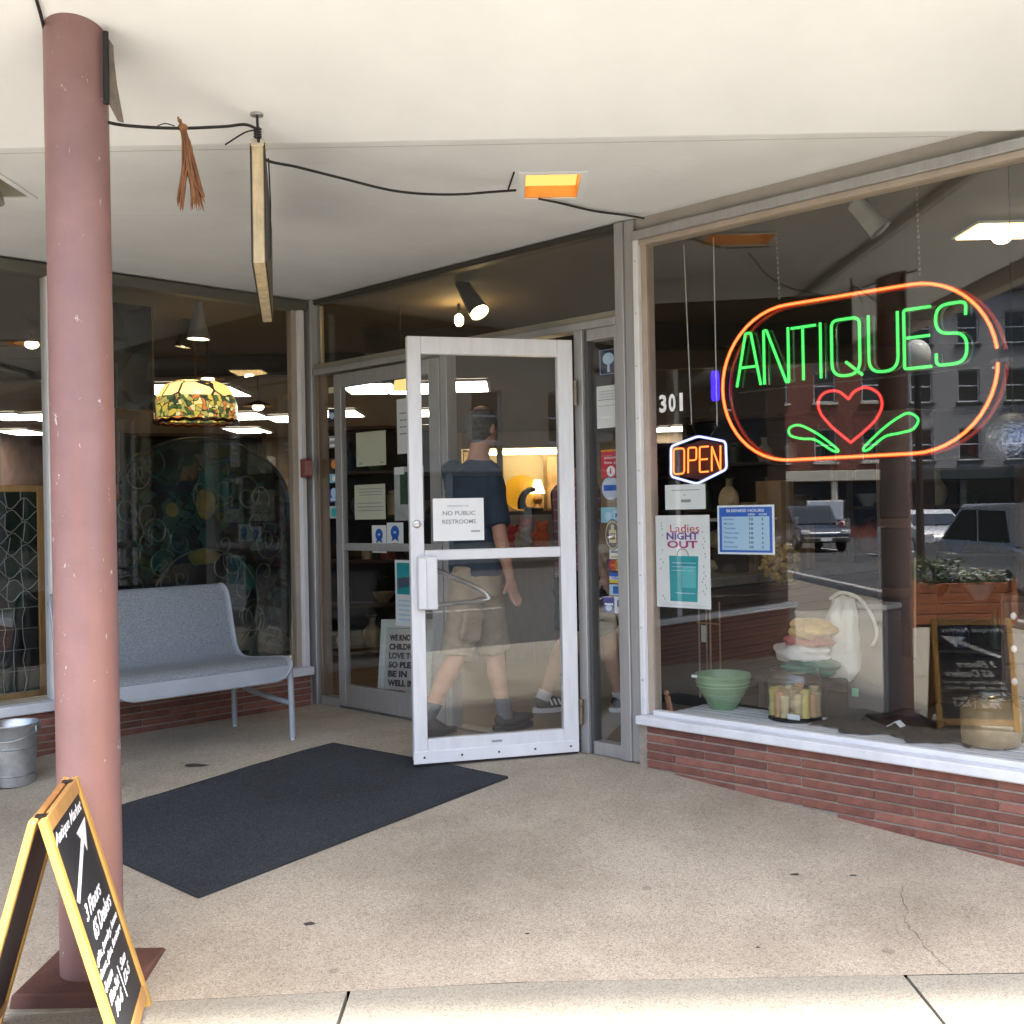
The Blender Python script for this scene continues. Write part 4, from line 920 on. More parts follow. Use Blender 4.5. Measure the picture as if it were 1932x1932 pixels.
for x in (BX0 + .02, BX1 - .02):
    zf = lambda y: gz(*(C + Matrix.Rotation(RAD(45), 3, 'Z') @ V((x, y, 0))).xy)
    s_ = 1 if x < -1 else -1
    part('leg', tube(B(), cat([(x, -.935, zf(-.935) + .012), (x, -.93, .2), (x, -.918, .40)], 4), .0175, 10), BENR, bn, smooth=True)
    part('leg', tube(B(), [(x, -.315, zf(-.315) + .012), (x, -.315, .20), (x, -.33, .45)], .0165, 10), BENR, bn, smooth=True)
    part('stretcher', tube(B(), cat([(x, -.93, .205), (x, -.62, .225), (x, -.43, .25), (x, -.375, .33), (x, -.35, .42)], 5), .0155, 10), BENR, bn, smooth=True)
    part('back_support', tube(B(), cat([(x, -.315, .44), (x, -.262, .55), (x, -.212, .74), (x, -.178, .82)], 4), .015, 10), BENR, bn, smooth=True)
    for y in (-.935, -.315): part('foot_cap', lathe(B(), [(0, zf(y)), (.012, zf(y)), (.012, zf(y) + .014), (0, zf(y) + .014)], 12, (x, y, 0)), M('clear_cap', (.6, .6, .6), .3, 0, 0), bn)

# ================================================================ BUCKET, MAT, SANDWICH BOARD
bp = gr(10, 1490); bp = V((bp.x, bp.y + .10, gz(bp.x, bp.y + .10)))
bk = thing('bucket', 'galvanized steel bucket standing below the left window', 'bucket', 'W', tuple(bp))
GALV = M('galvanized_steel', (.44, .47, .50), .34, .85, .16, 22, .04, 60)
bm = B(); lathe(bm, [(0.0000, 0.0116), (0.0972, 0.0116), (0.0981, 0.0000), (0.1017, 0.0000), (0.1044, 0.0485), (0.1111, 0.0534), (0.1057, 0.0601), (0.1125, 0.1843), (0.1188, 0.1901), (0.1134, 0.1969), (0.1170, 0.2473), (0.1260, 0.3007), (0.1314, 0.3065), (0.1278, 0.3123), (0.1224, 0.3046), (0.1116, 0.2134), (0.0990, 0.0194), (0.0000, 0.0175)], 40, bp)
part('body', bm, GALV, bk, smooth=True)
for s in (-1, 1): part('ear', bx(bp.x + s * .124 - .004, bp.x + s * .124 + .008, bp.y - .025, bp.y + .025, bp.z + .265, bp.z + .30), GALV, bk, bevel=.003)
part('handle', tube(B(), [bp + V((.13 * math.cos(a), -.135 * math.sin(a), .285 - .05 * math.sin(a))) for a in fr_(0, math.pi, 16)], .003, 6), GALV, bk, smooth=True)

mc = [gr(u, v) for u, v in ((375, 1695), (957, 1469), (630, 1406), (92, 1566))]
bm = B(); gx = 24; g = []
for i in range(gx + 1):
    row_ = []
    for j in range(gx + 1):
        a = mc[0].lerp(mc[1], i / gx); b_ = mc[3].lerp(mc[2], i / gx); p = a.lerp(b_, j / gx); ed = min(i, j, gx - i, gx - j); row_.append(bm.verts.new((p.x + (.004 * math.sin(j * 1.3) if ed == 0 else 0), p.y + (.004 * math.sin(i * 1.1 + 1) if ed == 0 else 0), gz(p.x, p.y) + .012 + .0035 * math.sin(i * .7 + j * .4) * (ed < 3))))
    g.append(row_)
for i in range(gx):
    for j in range(gx): bm.faces.new((g[i][j], g[i + 1][j], g[i + 1][j + 1], g[i][j + 1]))
thick(bm, .0105)
dm = thing('doormat', 'large charcoal ribbed doormat on the sloping entrance floor', 'doormat', 'W', tuple((mc[0] + mc[2]) / 2))
MATM = speckle('charcoal_mat', (.030, .036, .044), (.012, .015, .020), (.085, .095, .11), 260, .95, .3, 1.0)
part('pile', bm, MATM, dm, smooth=False)
bm = B()
for a, b_ in zip(mc, mc[1:] + mc[:1]):
    pts = [a.lerp(b_, k / 16) for k in range(17)]
    tube(bm, [V((p.x, p.y, gz(p.x, p.y) + .006)) for p in pts], .007, 6)
part('rubber_edge', bm, M('mat_edge', (.02, .022, .026), .7, 0, .1, 20), dm)

sb0 = V((-1.302, 3.135, 0)); sz = gz(sb0.x - .1, 3.1) ; TH_ = math.atan2(.109, .5)
sb = thing('sandwich_board', 'pine framed sandwich board with white chalk writing before the pillar', 'sandwich board', 'W', (sb0.x, sb0.y, sz), TH_, keep=False)
HT = .482 - sz; SPL = .205; SL = math.hypot(SPL, HT); HB = .256
PANL = M('chalkboard_black', (.022, .022, .027), .55, 0, .3, 5)
FOOT = {}
for sgn, nme in ((1, 'r'), (-1, 'l')):
    q = V((SPL * sgn, 0, -HT)).normalized(); nrm = V((HT * sgn, 0, SPL)).normalized()
    o0 = V((.0015 * sgn, 0, HT))
    X_ = V((0, 1, 0)) * sgn
    mt = Matrix(((X_.x, -nrm.x, -q.x, o0.x), (X_.y, -nrm.y, -q.y, o0.y), (X_.z, -nrm.z, -q.z, o0.z), (0, 0, 0, 1)))   # x across, y into the leaf, z up the slope
    for a, b_ in ((-HB, -HB + .036), (HB - .036, HB)): part('stile', obox(B(), mt, a, b_, -.020, .0, -SL + .004, -.0), PINE, sb, bevel=.002)
    part('rail', obox(B(), mt, -HB + .0365, HB - .0365, -.019, -.001, -.042, -.0), OAK if sgn < 0 else M('tan_pine', (.50, .27, .09), .45, 0, .18, 4, .05, 40, stretch=(7, 7, 1)), sb, bevel=.002)
    part('rail', obox(B(), mt, -HB + .0365, HB - .0365, -.019, -.001, -SL + .042, -SL + .082), M('tan_pine', (.50, .27, .09), .45, 0, .18, 4, .05, 40, stretch=(7, 7, 1)), sb, bevel=.002)
    pn = part('chalk_panel', obox(B(), mt, -HB + .034, HB - .034, -.013, -.006, -SL + .08, -.040), PANL, sb)
    if sgn > 0 or True:
        bm = B(); x0, x1 = -HB + .045, HB - .045; W_ = x1 - x0
        ylev = -.0138
        def tx(s, a, b_, z0_, z1_, sh=.45, bold=.004): text(bm, s, x0 + a * W_, x0 + b_ * W_, z0_, z1_, ylev, bold=bold, shear=sh, mtx=mt, dep=.001)
        tx('Antique Market', .02, .97, -.098, -.058)
        AR = [(.07, -.250), (.12, -.264), (.72, -.165), (.74, -.192), (.97, -.115), (.60, -.122), (.67, -.148)]
        f1 = [bm.verts.new(mt @ V((x0 + a * W_, ylev, z))) for a, z in AR]; f2 = [bm.verts.new(mt @ V((x0 + a * W_, ylev + .001, z))) for a, z in AR]
        bm.faces.new(f1); bm.faces.new(f2[::-1])
        for i in range(len(AR)): bm.faces.new((f1[i], f2[i], f2[(i + 1) % 7], f1[(i + 1) % 7]))
        tx('3 Floors', .16, .76, -.325, -.282, bold=.014); tx('65 Dealers', .22, .94, -.388, -.342, bold=.014)
        tx('gifts, jewelry, home', .06, .97, -.440, -.412); tx('decor, glass, furniture', .04, .96, -.478, -.450); tx('& more', .06, .36, -.512, -.486)
        tx('Mon-Sat', .08, .46, -.552, -.524, bold=.02); tx('10-6', .14, .44, -.596, -.562, bold=.02); tx('Sun', .60, .84, -.545, -.518, bold=.02); tx('12-5', .58, .86, -.585, -.556, bold=.02)
        for a, b_ in (((.52, -.515), (.53, -.61)),):
            tube(bm, [mt @ V((x0 + a[0] * W_, ylev, a[1])), mt @ V((x0 + b_[0] * W_, ylev, b_[1]))], .0016, 5)
        part('chalk_writing', bm, CHALK, sb)
for y in (-HB + .06, HB - .06): part('hinge', bx(-.016, .016, y - .02, y + .02, HT - .001, HT + .004), M('dark_hinge', (.05, .045, .04), .4, .8, .1, 20), sb)
part('stay_chain', tube(B(), cat([(-.19, -HB + .02, HT - .60), (0, -HB + .02, HT - .635), (.19, -HB + .02, HT - .60)], 6), .0018, 5), STEEL, sb)
# ================================================================ PEOPLE
SKIN = M('tanned_skin', (.44, .235, .16), .55, 0, .10, 18, .05, 120)
def eframe(f):
    f = V(f).normalized(); r = f.cross(V((0, 0, 1))).normalized(); u = r.cross(f)
    return Matrix((r, f, u)).transposed()          # local x right, y forward, z up
def person(label, J, hd, cols, vox=.0095, group='shoppers'):
    """J: joints as world points; hd: looking direction; cols: materials"""
    f = V((J['sR'] - J['sL']).cross(V((0, 0, 1)))) * -1; f = V((-(J['sR'] - J['sL']).y, (J['sR'] - J['sL']).x, 0)).normalized()
    rt = V((f.y, -f.x, 0)); z = V((0, 0, 1)); root = thing('person', label, 'person', 'W', (J['pel'].x, J['pel'].y, 0), 0, group)
    bm = B(); Hm = eframe(hd).to_4x4(); hf = V(hd).normalized(); hr = hf.cross(z).normalized(); hc = J['head']
    ell(bm, hc + z * .018 - hf * .012, .077, .097, .105, Hm); ell(bm, hc - z * .055 + hf * .028, .058, .066, .064, Hm); ell(bm, hc - z * .095 + hf * .062, .026, .024, .022, Hm)
    caps(bm, hc + hf * .088 + z * .012, hc + hf * .112 - z * .022, .009, .015); ell(bm, hc + hf * .082 - z * .055, .024, .012, .008, Hm)
    for s in (-1, 1):
        ell(bm, hc + hr * .078 * s - hf * .005 - z * .012, .012, .020, .032, Hm); ell(bm, hc + hr * .032 * s + hf * .082 + z * .005, .014, .010, .009, Hm)
    caps(bm, hc - z * .07 - hf * .02, J['neck'], .056, .064)
    tor = lambda k: [(J['pel'] - z * .02, rt * .165 * k, f * .11 * k), (J['pel'] + z * .10, rt * .16 * k, f * .115 * k), (J['chest'] - z * .12, rt * .168 * k, f * .118 * k), (J['chest'] + z * .05, rt * .185 * k, f * .122 * k), (J['chest'] + z * .16, rt * .19 * k, f * .10 * k), (J['neck'] - z * .035, rt * .145 * k, f * .08 * k), (J['neck'] + z * .01, rt * .07 * k, f * .065 * k)]
    loft(bm, tor(.93))
    for s in ('R', 'L'):
        caps(bm, J['s' + s], J['e' + s], .052, .040); caps(bm, J['e' + s], J['w' + s], .043, .027)
        d = (J['w' + s] - J['e' + s]).normalized(); sd_ = d.cross(f).normalized(); pl = d.cross(sd_).normalized()
        pc = J['w' + s] + d * .05; ell(bm, pc, .040, .018, .052, Matrix((pl, sd_, d)).transposed().to_4x4())
        for k, (off, ln) in enumerate(((-.030, .062), (-.010, .078), (.010, .082), (.029, .070))):
            a = pc + d * .042 + pl * off; m_ = a + d * ln * .5 + sd_ * .008; caps(bm, a, m_, .0095, .009, 8, 3); caps(bm, m_, m_ + (d * .8 + sd_ * .6).normalized() * ln * .5, .009, .007, 8, 3)
        a = pc - d * .02 + pl * .036; caps(bm, a, a + (d * .8 + pl * .55).normalized() * .05, .012, .010, 8, 3)
        caps(bm, J['h' + s].lerp(J['k' + s], .3), J['k' + s], .075, .056); caps(bm, J['k' + s], J['k' + s].lerp(J['a' + s], .35) - f * .012, .055, .056); caps(bm, J['k' + s].lerp(J['a' + s], .32) - f * .010, J['a' + s], .055, .036)
        ell(bm, J['a' + s] + f * .02 - z * .04, .032, .055, .025, eframe(f).to_4x4())
    part('body', remesh(bm, vox, 5), cols['skin'], root, smooth=True)
    # shirt
    bm = B(); lo = J['pel'] + z * .0
    loft(bm, [(lo + z * -.02, rt * .178, f * .128), (lo + z * .05, rt * .178, f * .130)] + [(c, x * 1.0, y * 1.0) for c, x, y in tor(1.06)[1:-1]] + [(J['neck'] - z * .004, rt * .082, f * .074)])
    for s in ('R', 'L'):
        ee = J['s' + s].lerp(J['e' + s], cols.get('sleeve', .82)); d = (ee - J['s' + s]).normalized(); x_ = d.orthogonal().normalized(); y_ = d.cross(x_)
        q = J['s' + s]; loft(bm, [(q - d * .05, x_ * .05, y_ * .05), (q - d * .02, x_ * .068, y_ * .068), (q + d * .05, x_ * .070, y_ * .070), (ee - d * .01, x_ * .066, y_ * .066), (ee, x_ * .067, y_ * .067)])
        ell(bm, q - d * .01, .066, .066, .066)
    part('shirt', wrinkle(remesh(bm, .010, 5), .009, 7, 7, 9, J['pel'].x), cols['shirt'], root, smooth=True)
    # shorts
    bm = B(); loft(bm, [(J['pel'] + z * .03, rt * .168, f * .118), (J['pel'] - z * .06, rt * .178, f * .130), (J['pel'] - z * .13, rt * .172, f * .125)])
    for s in ('R', 'L'):
        a, b_ = J['h' + s], J['h' + s].lerp(J['k' + s], cols.get('leg', 1.0)); d = (b_ - a).normalized(); x_ = rt; y_ = d.cross(x_).normalized()
        loft(bm, [(a - d * .06, x_ * .086, y_ * .10), (a + d * .10, x_ * .090, y_ * .105), (a.lerp(b_, .55), x_ * .083, y_ * .092), (b_ - d * .02, x_ * .085, y_ * .094), (b_, x_ * .087, y_ * .096)])
        if cols.get('cargo'):
            m_ = a.lerp(b_, .62); o = rt * (.10 if s == 'R' else -.10); mt = Matrix((y_, o.normalized(), -d)).transposed().to_4x4(); mt.translation = m_ + o * .9; obox(bm, mt, -.065, .065, -.014, .014, -.08, .08); obox(bm, mt, -.068, .068, -.014, .020, .05, .088)
    part('shorts', wrinkle(remesh(bm, .010, 3), .008, 9, 9, 12, J['pel'].y), cols['shorts'], root, smooth=True)
    # hair
    bm = B(); ell(bm, hc + z * .022 - hf * .020, .083, .101, .108, Hm, 28, 20); ell(bm, hc - z * .045 - hf * .050, .066, .058, .06, Hm)
    for s in (-1, 1): ell(bm, hc + hr * .070 * s + z * .005 + hf * .01, .014, .03, .035, Hm)
    bm = remesh(bm, .008, 3)
    bmesh.ops.bisect_plane(bm, geom=bm.verts[:] + bm.edges[:] + bm.faces[:], plane_co=hc + hf * .050 + z * .03, plane_no=(hf * .9 - z * .55).normalized(), clear_outer=True)
    if cols.get('thin'): bmesh.ops.bisect_plane(bm, geom=bm.verts[:] + bm.edges[:] + bm.faces[:], plane_co=hc + z * .095, plane_no=z, clear_outer=True)
    part('hair', bm, cols['hair'], root, smooth=True)
    for s in ('R', 'L'):
        a = J['a' + s]; fd = V(J.get('f' + s, f)).normalized(); Fm = eframe(fd).to_4x4(); d = (a - J['k' + s]).normalized(); x_ = rt; y_ = d.cross(x_).normalized()
        part('sock', loft(B(), [(a - d * cols.get('sock', .07), x_ * .047, y_ * .051), (a - d * .02, x_ * .043, y_ * .048), (a + d * .03, x_ * .043, y_ * .052)]), cols['sockm'], root, smooth=True)
        bm = B(); ell(bm, a + fd * .075 - Fm.to_3x3().col[2] * .058, .048, .135, .034, Fm); ell(bm, a - fd * .012 - z * .04, .042, .052, .05, Fm); caps(bm, a + fd * .02 - z * .03, a + fd * .10 - z * .055, .042, .036)
        bm = remesh(bm, .008, 3); lo_ = a.z - .088
        for v_ in bm.verts: v_.co.z = max(v_.co.z, lo_)
        sh = part('shoe', bm, cols['shoe'], root, smooth=True)
        bm = B(); nn = 28
        pl = []
        for k in range(nn):
            t = 2 * math.pi * k / nn; lx, ly = .052 * math.cos(t) * (1.0 - .12 * math.sin(t)), .145 * math.sin(t) + .062; pl.append(a + Fm.to_3x3() @ V((lx, ly, 0)))
        f1 = [bm.verts.new((p.x, p.y, lo_ - .012)) for p in pl]; f2 = [bm.verts.new((p.x, p.y, lo_ + .016)) for p in pl]; bm.faces.new(f1[::-1]); bm.faces.new(f2)
        for k in range(nn): bm.faces.new((f1[k], f1[(k + 1) % nn], f2[(k + 1) % nn], f2[k]))
        part('sole', bm, cols['sole'], sh)
        if cols.get('stripe'):
            for k in range(3):
                s_ = Fm.to_3x3().col[0] * .047; c = a + fd * (.03 + .03 * k) - z * .05
                part('stripe', caps(B(), c + s_, c + s_ * .8 + z * .03 - fd * .01, .006, .005, 6, 2), PAPER, sh); part('stripe', caps(B(), c - s_, c - s_ * .8 + z * .03 - fd * .01, .006, .005, 6, 2), PAPER, sh)
    return root
NAVY = M('navy_cotton', (.016, .030, .052), .85, 0, .18, 14, .35, 24)
KHAKI = M('khaki_twill', (.30, .245, .165), .85, 0, .16, 16, .5, 22)
zf_ = .098
man = dict(head=at(911, 806, 6.40), neck=at(902, 868, 6.37), chest=at(893, 945, 6.35), pel=at(896, 1080, 6.33),
           sR=at(925, 900, 6.24), sL=at(855, 893, 6.50), eR=at(944, 1012, 6.16), wR=at(962, 1090, 6.22), eL=at(880, 985, 6.66), wL=at(905, 1040, 6.80),
           hR=at(884, 1092, 6.27), hL=at(917, 1096, 6.40), kR=at(862, 1238, 6.24), kL=at(934, 1232, 6.46), aR=at(806, 1356, 6.27), aL=at(952, 1342, 6.44))
man['aR'].z = .115; man['aL'].z = .105
man['fR'] = V((.75, .60, -.25)); man['fL'] = V((.8, .6, .10))
person('person in a navy shirt and khaki cargo shorts walking in behind the open door', man, (.62, .78, -.05),
       dict(skin=SKIN, shirt=NAVY, shorts=KHAKI, hair=M('short_grey_hair', (.085, .078, .070), .8, 0, .4, 60, .6, 160), thin=True, cargo=True, leg=.98, sockm=M('grey_sock', (.10, .115, .13), .9, 0, .2, 40), shoe=M('dark_suede', (.028, .027, .028), .8, 0, .3, 20), sole=M('dark_sole', (.02, .02, .02), .7, 0, 0), sock=.09))
PLAID = M('plaid_purple', (.34, .16, .22), .85, 0, .2, 10, .3, 24)
t = PLAID.node_tree; p = t.nodes['Principled BSDF']; tc = nd(t, 'ShaderNodeTexCoord'); old = p.inputs['Base Color'].links[0].from_socket
for axis, c, sc__ in ((2, (.42, .36, .40, 1), 15), (0, (.06, .03, .07, 1), 13)):
    s = nd(t, 'ShaderNodeSeparateXYZ'); t.links.new(tc.outputs['Object'], s.inputs[0]); m_ = nd(t, 'ShaderNodeMath', operation='MULTIPLY'); m_.inputs[1].default_value = sc__; t.links.new(s.outputs[axis], m_.inputs[0])
    fr2 = nd(t, 'ShaderNodeMath', operation='FRACT'); t.links.new(m_.outputs[0], fr2.inputs[0]); g_ = nd(t, 'ShaderNodeMath', operation='LESS_THAN'); g_.inputs[1].default_value = .18; t.links.new(fr2.outputs[0], g_.inputs[0])
    mx = nd(t, 'ShaderNodeMix', data_type='RGBA'); mx.inputs[7].default_value = c; t.links.new(g_.outputs[0], mx.inputs[0]); t.links.new(old, mx.inputs[6]); old = mx.outputs[2]
t.links.new(old, p.inputs['Base Color'])
b0 = V((.40, 6.98, 0)); f2 = V((.9, .44, 0)).normalized(); r2 = V((f2.y, -f2.x, 0)); zz = V((0, 0, 1))
W2 = lambda x, y, z: b0 + r2 * x + f2 * y + zz * z
p2 = dict(head=W2(0, .03, 1.62), neck=W2(0, 0, 1.44), chest=W2(0, 0, 1.20), pel=W2(0, 0, .87), sR=W2(.18, 0, 1.37), sL=W2(-.18, 0, 1.37), eR=W2(.25, -.06, 1.09), eL=W2(-.24, .05, 1.09), wR=W2(.22, .06, .88), wL=W2(-.2, .22, .96),
          hR=W2(.09, 0, .86), hL=W2(-.09, 0, .86), kR=W2(.10, .16, .48), kL=W2(-.09, -.02, .47), aR=W2(.10, .24, .10), aL=W2(-.09, -.20, .11))
person('person in a plaid shirt and black shorts behind the door hinge', p2, f2, dict(skin=SKIN, shirt=PLAID, shorts=M('black_shorts', (.012, .012, .014), .85, 0, .2, 14, .4, 24), hair=M('dark_brown_hair', (.03, .02, .014), .7, 0, .4, 60, .6, 160), leg=.9, sockm=M('white_sock', (.6, .6, .6), .9, 0, .1, 40), shoe=M('black_trainer', (.014, .014, .016), .5, 0, .2, 20), sole=M('white_sole', (.6, .6, .6), .6, 0, 0), stripe=True, sock=.03))

# ================================================================ DISPLAY WINDOW CONTENTS
DF = .246
dp = thing('display_platform', 'white boarded display floor inside the neon window', 'platform', 'R', (4.2, .1, 0))
for k in range(7): part('plank', bx(2.88, 6.55, .024 + .064 * k, .024 + .064 * k + .053, DF - .03, DF + (.0006 * (k % 3))), M('white_plank', (.74, .75, .79), .55, 0, .12, 5, .1, 40, stretch=(1, 8, 8)), dp, bevel=.003)
part('support', bx(2.88, 6.55, .03, .47, .01, DF - .032), DARKM, dp)
for k in range(6): part('seam', bx(2.881, 6.549, .0775 + .064 * k, .0875 + .064 * k, DF - .029, DF - .0012), DARKM, dp)
part('rear_shelf', bx(2.88, 6.55, .474, 1.25, .01, DF - .01), M('dark_shelf_paint', (.03, .028, .025), .7, 0, .3, 5), dp)
def pos(u, d):
    s, _ = pm('R', u, 1350, d); return s
# mixing bowl
s = pos(1365, .36); R0 = .146
CEL = M('celadon_glaze', (.23, .36, .20), .22, 0, .14, 9, .02, 60, coat=.3)
b = thing('mixing_bowl', 'green glazed mixing bowl with ribbed rim on the white boards', 'bowl', 'R', (s, .36, DF + .001))
part('body', lathe(B(), [(.0, 0), (.066, 0), (.07, .008), (.09, .045), (.115, .085), (.128, .108), (.131, .114), (.133, .128), (.136, .131), (.137, .143), (.139, .146), (.140, .158), (.146, .162), (.147, .174), (.143, .178), (.138, .170), (.125, .11), (.09, .05), (.05, .014), (0, .012)], 48, (s, .36, DF + .001)), CEL, b, smooth=True)
for z, r_ in ((.118, .1335), (.137, .1375), (.078, .1115)): part('band', lathe(B(), [(r_ - .001, z), (r_ + .0016, z + .002), (r_ - .0005, z + .004)], 48, (s, .36, DF + .001)), M('pale_glaze_band', (.42, .52, .33), .25, 0, .06, 9), b, smooth=True)
part('price_tag', bx(s - .10, s - .065, .36 - .131, .36 - .128, DF + .165, DF + .178), PAPER, b)
# glass jar with rolls
CLEAR = glassmat('clear_jar', (.97, .985, .98), .03)
s = pos(1500, .34); jr = thing('glass_jar', 'wide clear glass jar filled with pale wooden spools', 'jar', 'R', (s, .34, DF + .001))
part('body', lathe(B(), [(0, .012), (.118, .012), (.124, .018), (.127, .05), (.127, .185), (.122, .205), (.112, .222), (.114, .24), (.109, .24), (.107, .222), (.117, .203), (.122, .185), (.122, .05), (.119, .024), (0, .02)], 48, (s, .34, DF)), CLEAR, jr, smooth=True)
part('base_ring', lathe(B(), [(0, 0), (.122, 0), (.128, .006), (.124, .013), (0, .013)], 48, (s, .34, DF)), M('black_glass', (.012, .012, .014), .15, 0, 0), jr, smooth=True)
part('label_print', prism(B(), [(.0, 0)] and [(s + .03, DF + .02), (s + .095, DF + .02), (s + .095, DF + .045), (s + .03, DF + .045)], .34 - .118, .34 - .116), PAPER, jr)
rd = random.Random(8); cols_ = [M('pale_wood', (.56, .40, .20), .6, 0, .2, 9), M('cream_wood', (.62, .47, .26), .6, 0, .15, 9), M('peach_wood', (.60, .33, .17), .6, 0, .15, 9), M('yellow_spool', (.62, .50, .14), .6, 0, .15, 9)]
for ring_, n_, rr2 in ((0, 1, 0), (1, 6, .05), (2, 13, .099)):
    for k in range(n_):
        a = 2 * math.pi * k / n_ + rd.uniform(-.1, .1); x, y = s + rr2 * math.cos(a), .34 + rr2 * math.sin(a); h = rd.uniform(.10, .135); z = DF + .022
        solo('wooden_spool', lathe(B(), [(0, z), (.0235, z), (.0235, z + .012), (.021, z + .02), (.021, z + h - .02), (.0235, z + h - .012), (.0235, z + h), (.008, z + h), (0, z + h - .004)], 14, (x, y, 0)), cols_[(k * 3 + ring_ + (k > 7)) % 4], 'wooden spool packed in the clear glass jar', 'spool', 'R', (x, y, z), 'wooden spools in the glass jar', smooth=True)
# stoneware jug
s = pos(1869, .33); jg = thing('storage_jar', 'squat brown and cream glass jar at the window right', 'jar', 'R', (s, .33, DF + .001))
part('body', lathe(B(), [(0, 0), (.10, 0), (.118, .012), (.122, .05), (.122, .13), (.118, .16), (.09, .18), (.085, .195), (.09, .20), (.083, .203), (.078, .19), (0, .19)], 40, (s, .33, DF + .001)), M('amber_stoneware', (.26, .18, .09), .2, 0, .35, 4, .03, 30, coat=.4), jg, smooth=True)
part('lid', lathe(B(), [(0, .204), (.088, .204), (.09, .212), (.06, .226), (.02, .232), (.018, .25), (0, .253)], 32, (s, .33, DF + .001)), CLEAR, jg, smooth=True)
# black cloth
bm = B(); N_ = 40; g = []
for i in range(N_ + 1):
    row_ = []
    for j in range(15):
        x = pos(1545, .3) + (pos(1850, .3) - pos(1545, .3)) * i / N_; y = .20 + .05 * math.sin(i * .4) + .02 * math.sin(i * 1.1) + (.62 - .20) * j / 14
        z = DF + .008 + .012 * (math.sin(i * .55 + j * .9) * math.sin(j * .45 + i * .13) + 1) * min(1, j / 4)
        row_.append(bm.verts.new((x, y, z)))
    g.append(row_)
for i in range(N_):
    for j in range(14): bm.faces.new((g[i][j], g[i + 1][j], g[i + 1][j + 1], g[i][j + 1]))
bmesh.ops.solidify(bm, geom=bm.faces[:], thickness=.004)
solo('black_cloth', bm, M('black_velvet', (.010, .010, .011), .9, 0, .3, 12, .3, 60), 'crumpled black cloth spread over the white display boards', 'cloth', 'R', (pos(1700, .3), .3, DF), smooth=True)
q = pos(1692, .32); tc_ = thing('price_card', 'small folded white price card lying on the black cloth', 'card', 'R', (q, .32, DF + .035))
part('sheet', prism(B(), [(q - .035, DF + .032), (q + .005, DF + .058), (q + .032, DF + .036), (q + .03, DF + .034), (q + .004, DF + .055), (q - .033, DF + .030)], .29, .34), PAPER, tc_)
# little wooden figure by the mullion
s = pos(1262, .10); wf = thing('wooden_ornament', 'small carved wooden ornament leaning beside the window post', 'ornament', 'R', (s, .10, DF))
Tm = Matrix.Translation((s + .012, .10, DF)) @ Matrix.Rotation(RAD(-14), 4, 'Y')
part('body', obox(B(), Tm, -.016, .016, -.008, .008, .0, .085), M('orange_brown_wood', (.36, .17, .09), .55, 0, .2, 9), wf, bevel=.006)
bm = B(); ell(bm, Tm @ V((0, 0, .098)), .014, .011, .014); part('head', bm, M('orange_brown_wood', (.36, .17, .09), .55, 0, .2, 9), wf, smooth=True)
for x in (-.009, .009): part('foot', obox(B(), Tm, x - .006, x + .006, -.013, .006, -.001, .012), REDI, wf)
# wire stand with tag
s0_, s1_ = pos(1322, .62), pos(1362, .62); ws = thing('wire_stand', 'thin brass wire stand with a pale tag behind the green bowl', 'stand', 'R', ((s0_ + s1_) / 2, .62, DF))
for k, (a, b_) in enumerate(((1322, .6), (1336, .66), (1343, .58), (1361, .64))):
    part('rod', tube(B(), [(pos(a, b_), b_, DF - .01), (pos(a, b_), b_, .76)], .0045, 7), M('tarnished_brass', (.36, .27, .17), .4, .7, .2, 20), ws, smooth=True)
part('cross_bar', tube(B(), [(s0_, .6, .645), (s1_ + .01, .6, .645)], .004, 7), M('tarnished_brass', (.36, .27, .17), .4, .7, .2, 20), ws)
part('tag', bx(s0_ + .045, s0_ + .078, .575, .577, .545, .635), M('mint_tag', (.42, .52, .46), .7, 0, .05), ws)
# fabrics and tote bag
def blob(bm, c, rx, ry, rz, seed, amp=.18):
    nv = bmesh.ops.create_uvsphere(bm, u_segments=36, v_segments=24, radius=1)['verts']; r_ = random.Random(seed); ph = [r_.uniform(0, 6) for _ in range(6)]
    for v_ in nv:
        p = v_.co; k = 1 + amp * (math.sin(3 * p.x + ph[0]) * math.sin(4 * p.y + ph[1]) + .6 * math.sin(6 * p.z + 3 * p.x + ph[2]))
        v_.co = V(c) + V((p.x * rx * k, p.y * ry * k, p.z * rz * k))
    return bm
FB = 'folded cloths heaped in the window'
sx = pos(1530, .66)
for (u, dz, rx, rz, c, lab, mn) in ((1532, .12, .125, .045, (.02, .13, .09), 'folded green cloth at the bottom of the heap', 'green_cotton'), (1513, .18, .135, .05, (.56, .55, .51), 'folded white cloth second in the heap', 'white_cotton'),
                                (1530, .245, .11, .035, (.30, .055, .06), 'folded red cloth between white and yellow ones', 'red_cotton'), (1535, .305, .105, .05, (.56, .34, .10), 'folded yellow cloth on top of the heap', 'yellow_cotton')):
    x = pos(u, .62); solo('folded_cloth', wrinkle(blob(B(), (x, .62, DF + dz + .10), rx, .12, rz, int(dz * 100)), .010, 16, 16, 40, dz), M(mn, c, .9, 0, .12, 12, .3, 40), lab, 'cloth', 'R', (x, .62, DF + dz + .1 - rz), FB, smooth=True)
x0, x1 = pos(1478, .75), pos(1600, .75)
sk = thing('stool', 'low dark wooden stool carrying the heap of cloths', 'stool', 'R', ((x0 + x1) / 2, .68, DF))
part('seat', bx(x0 - .02, x1 + .02, .50, .86, DF + .13, DF + .155), BROWNW, sk, bevel=.004)
for x in (x0, x1 - .03):
    for y in (.52, .80): part('leg', bx(x, x + .03, y, y + .03, DF - .011, DF + .1295), BROWNW, sk)
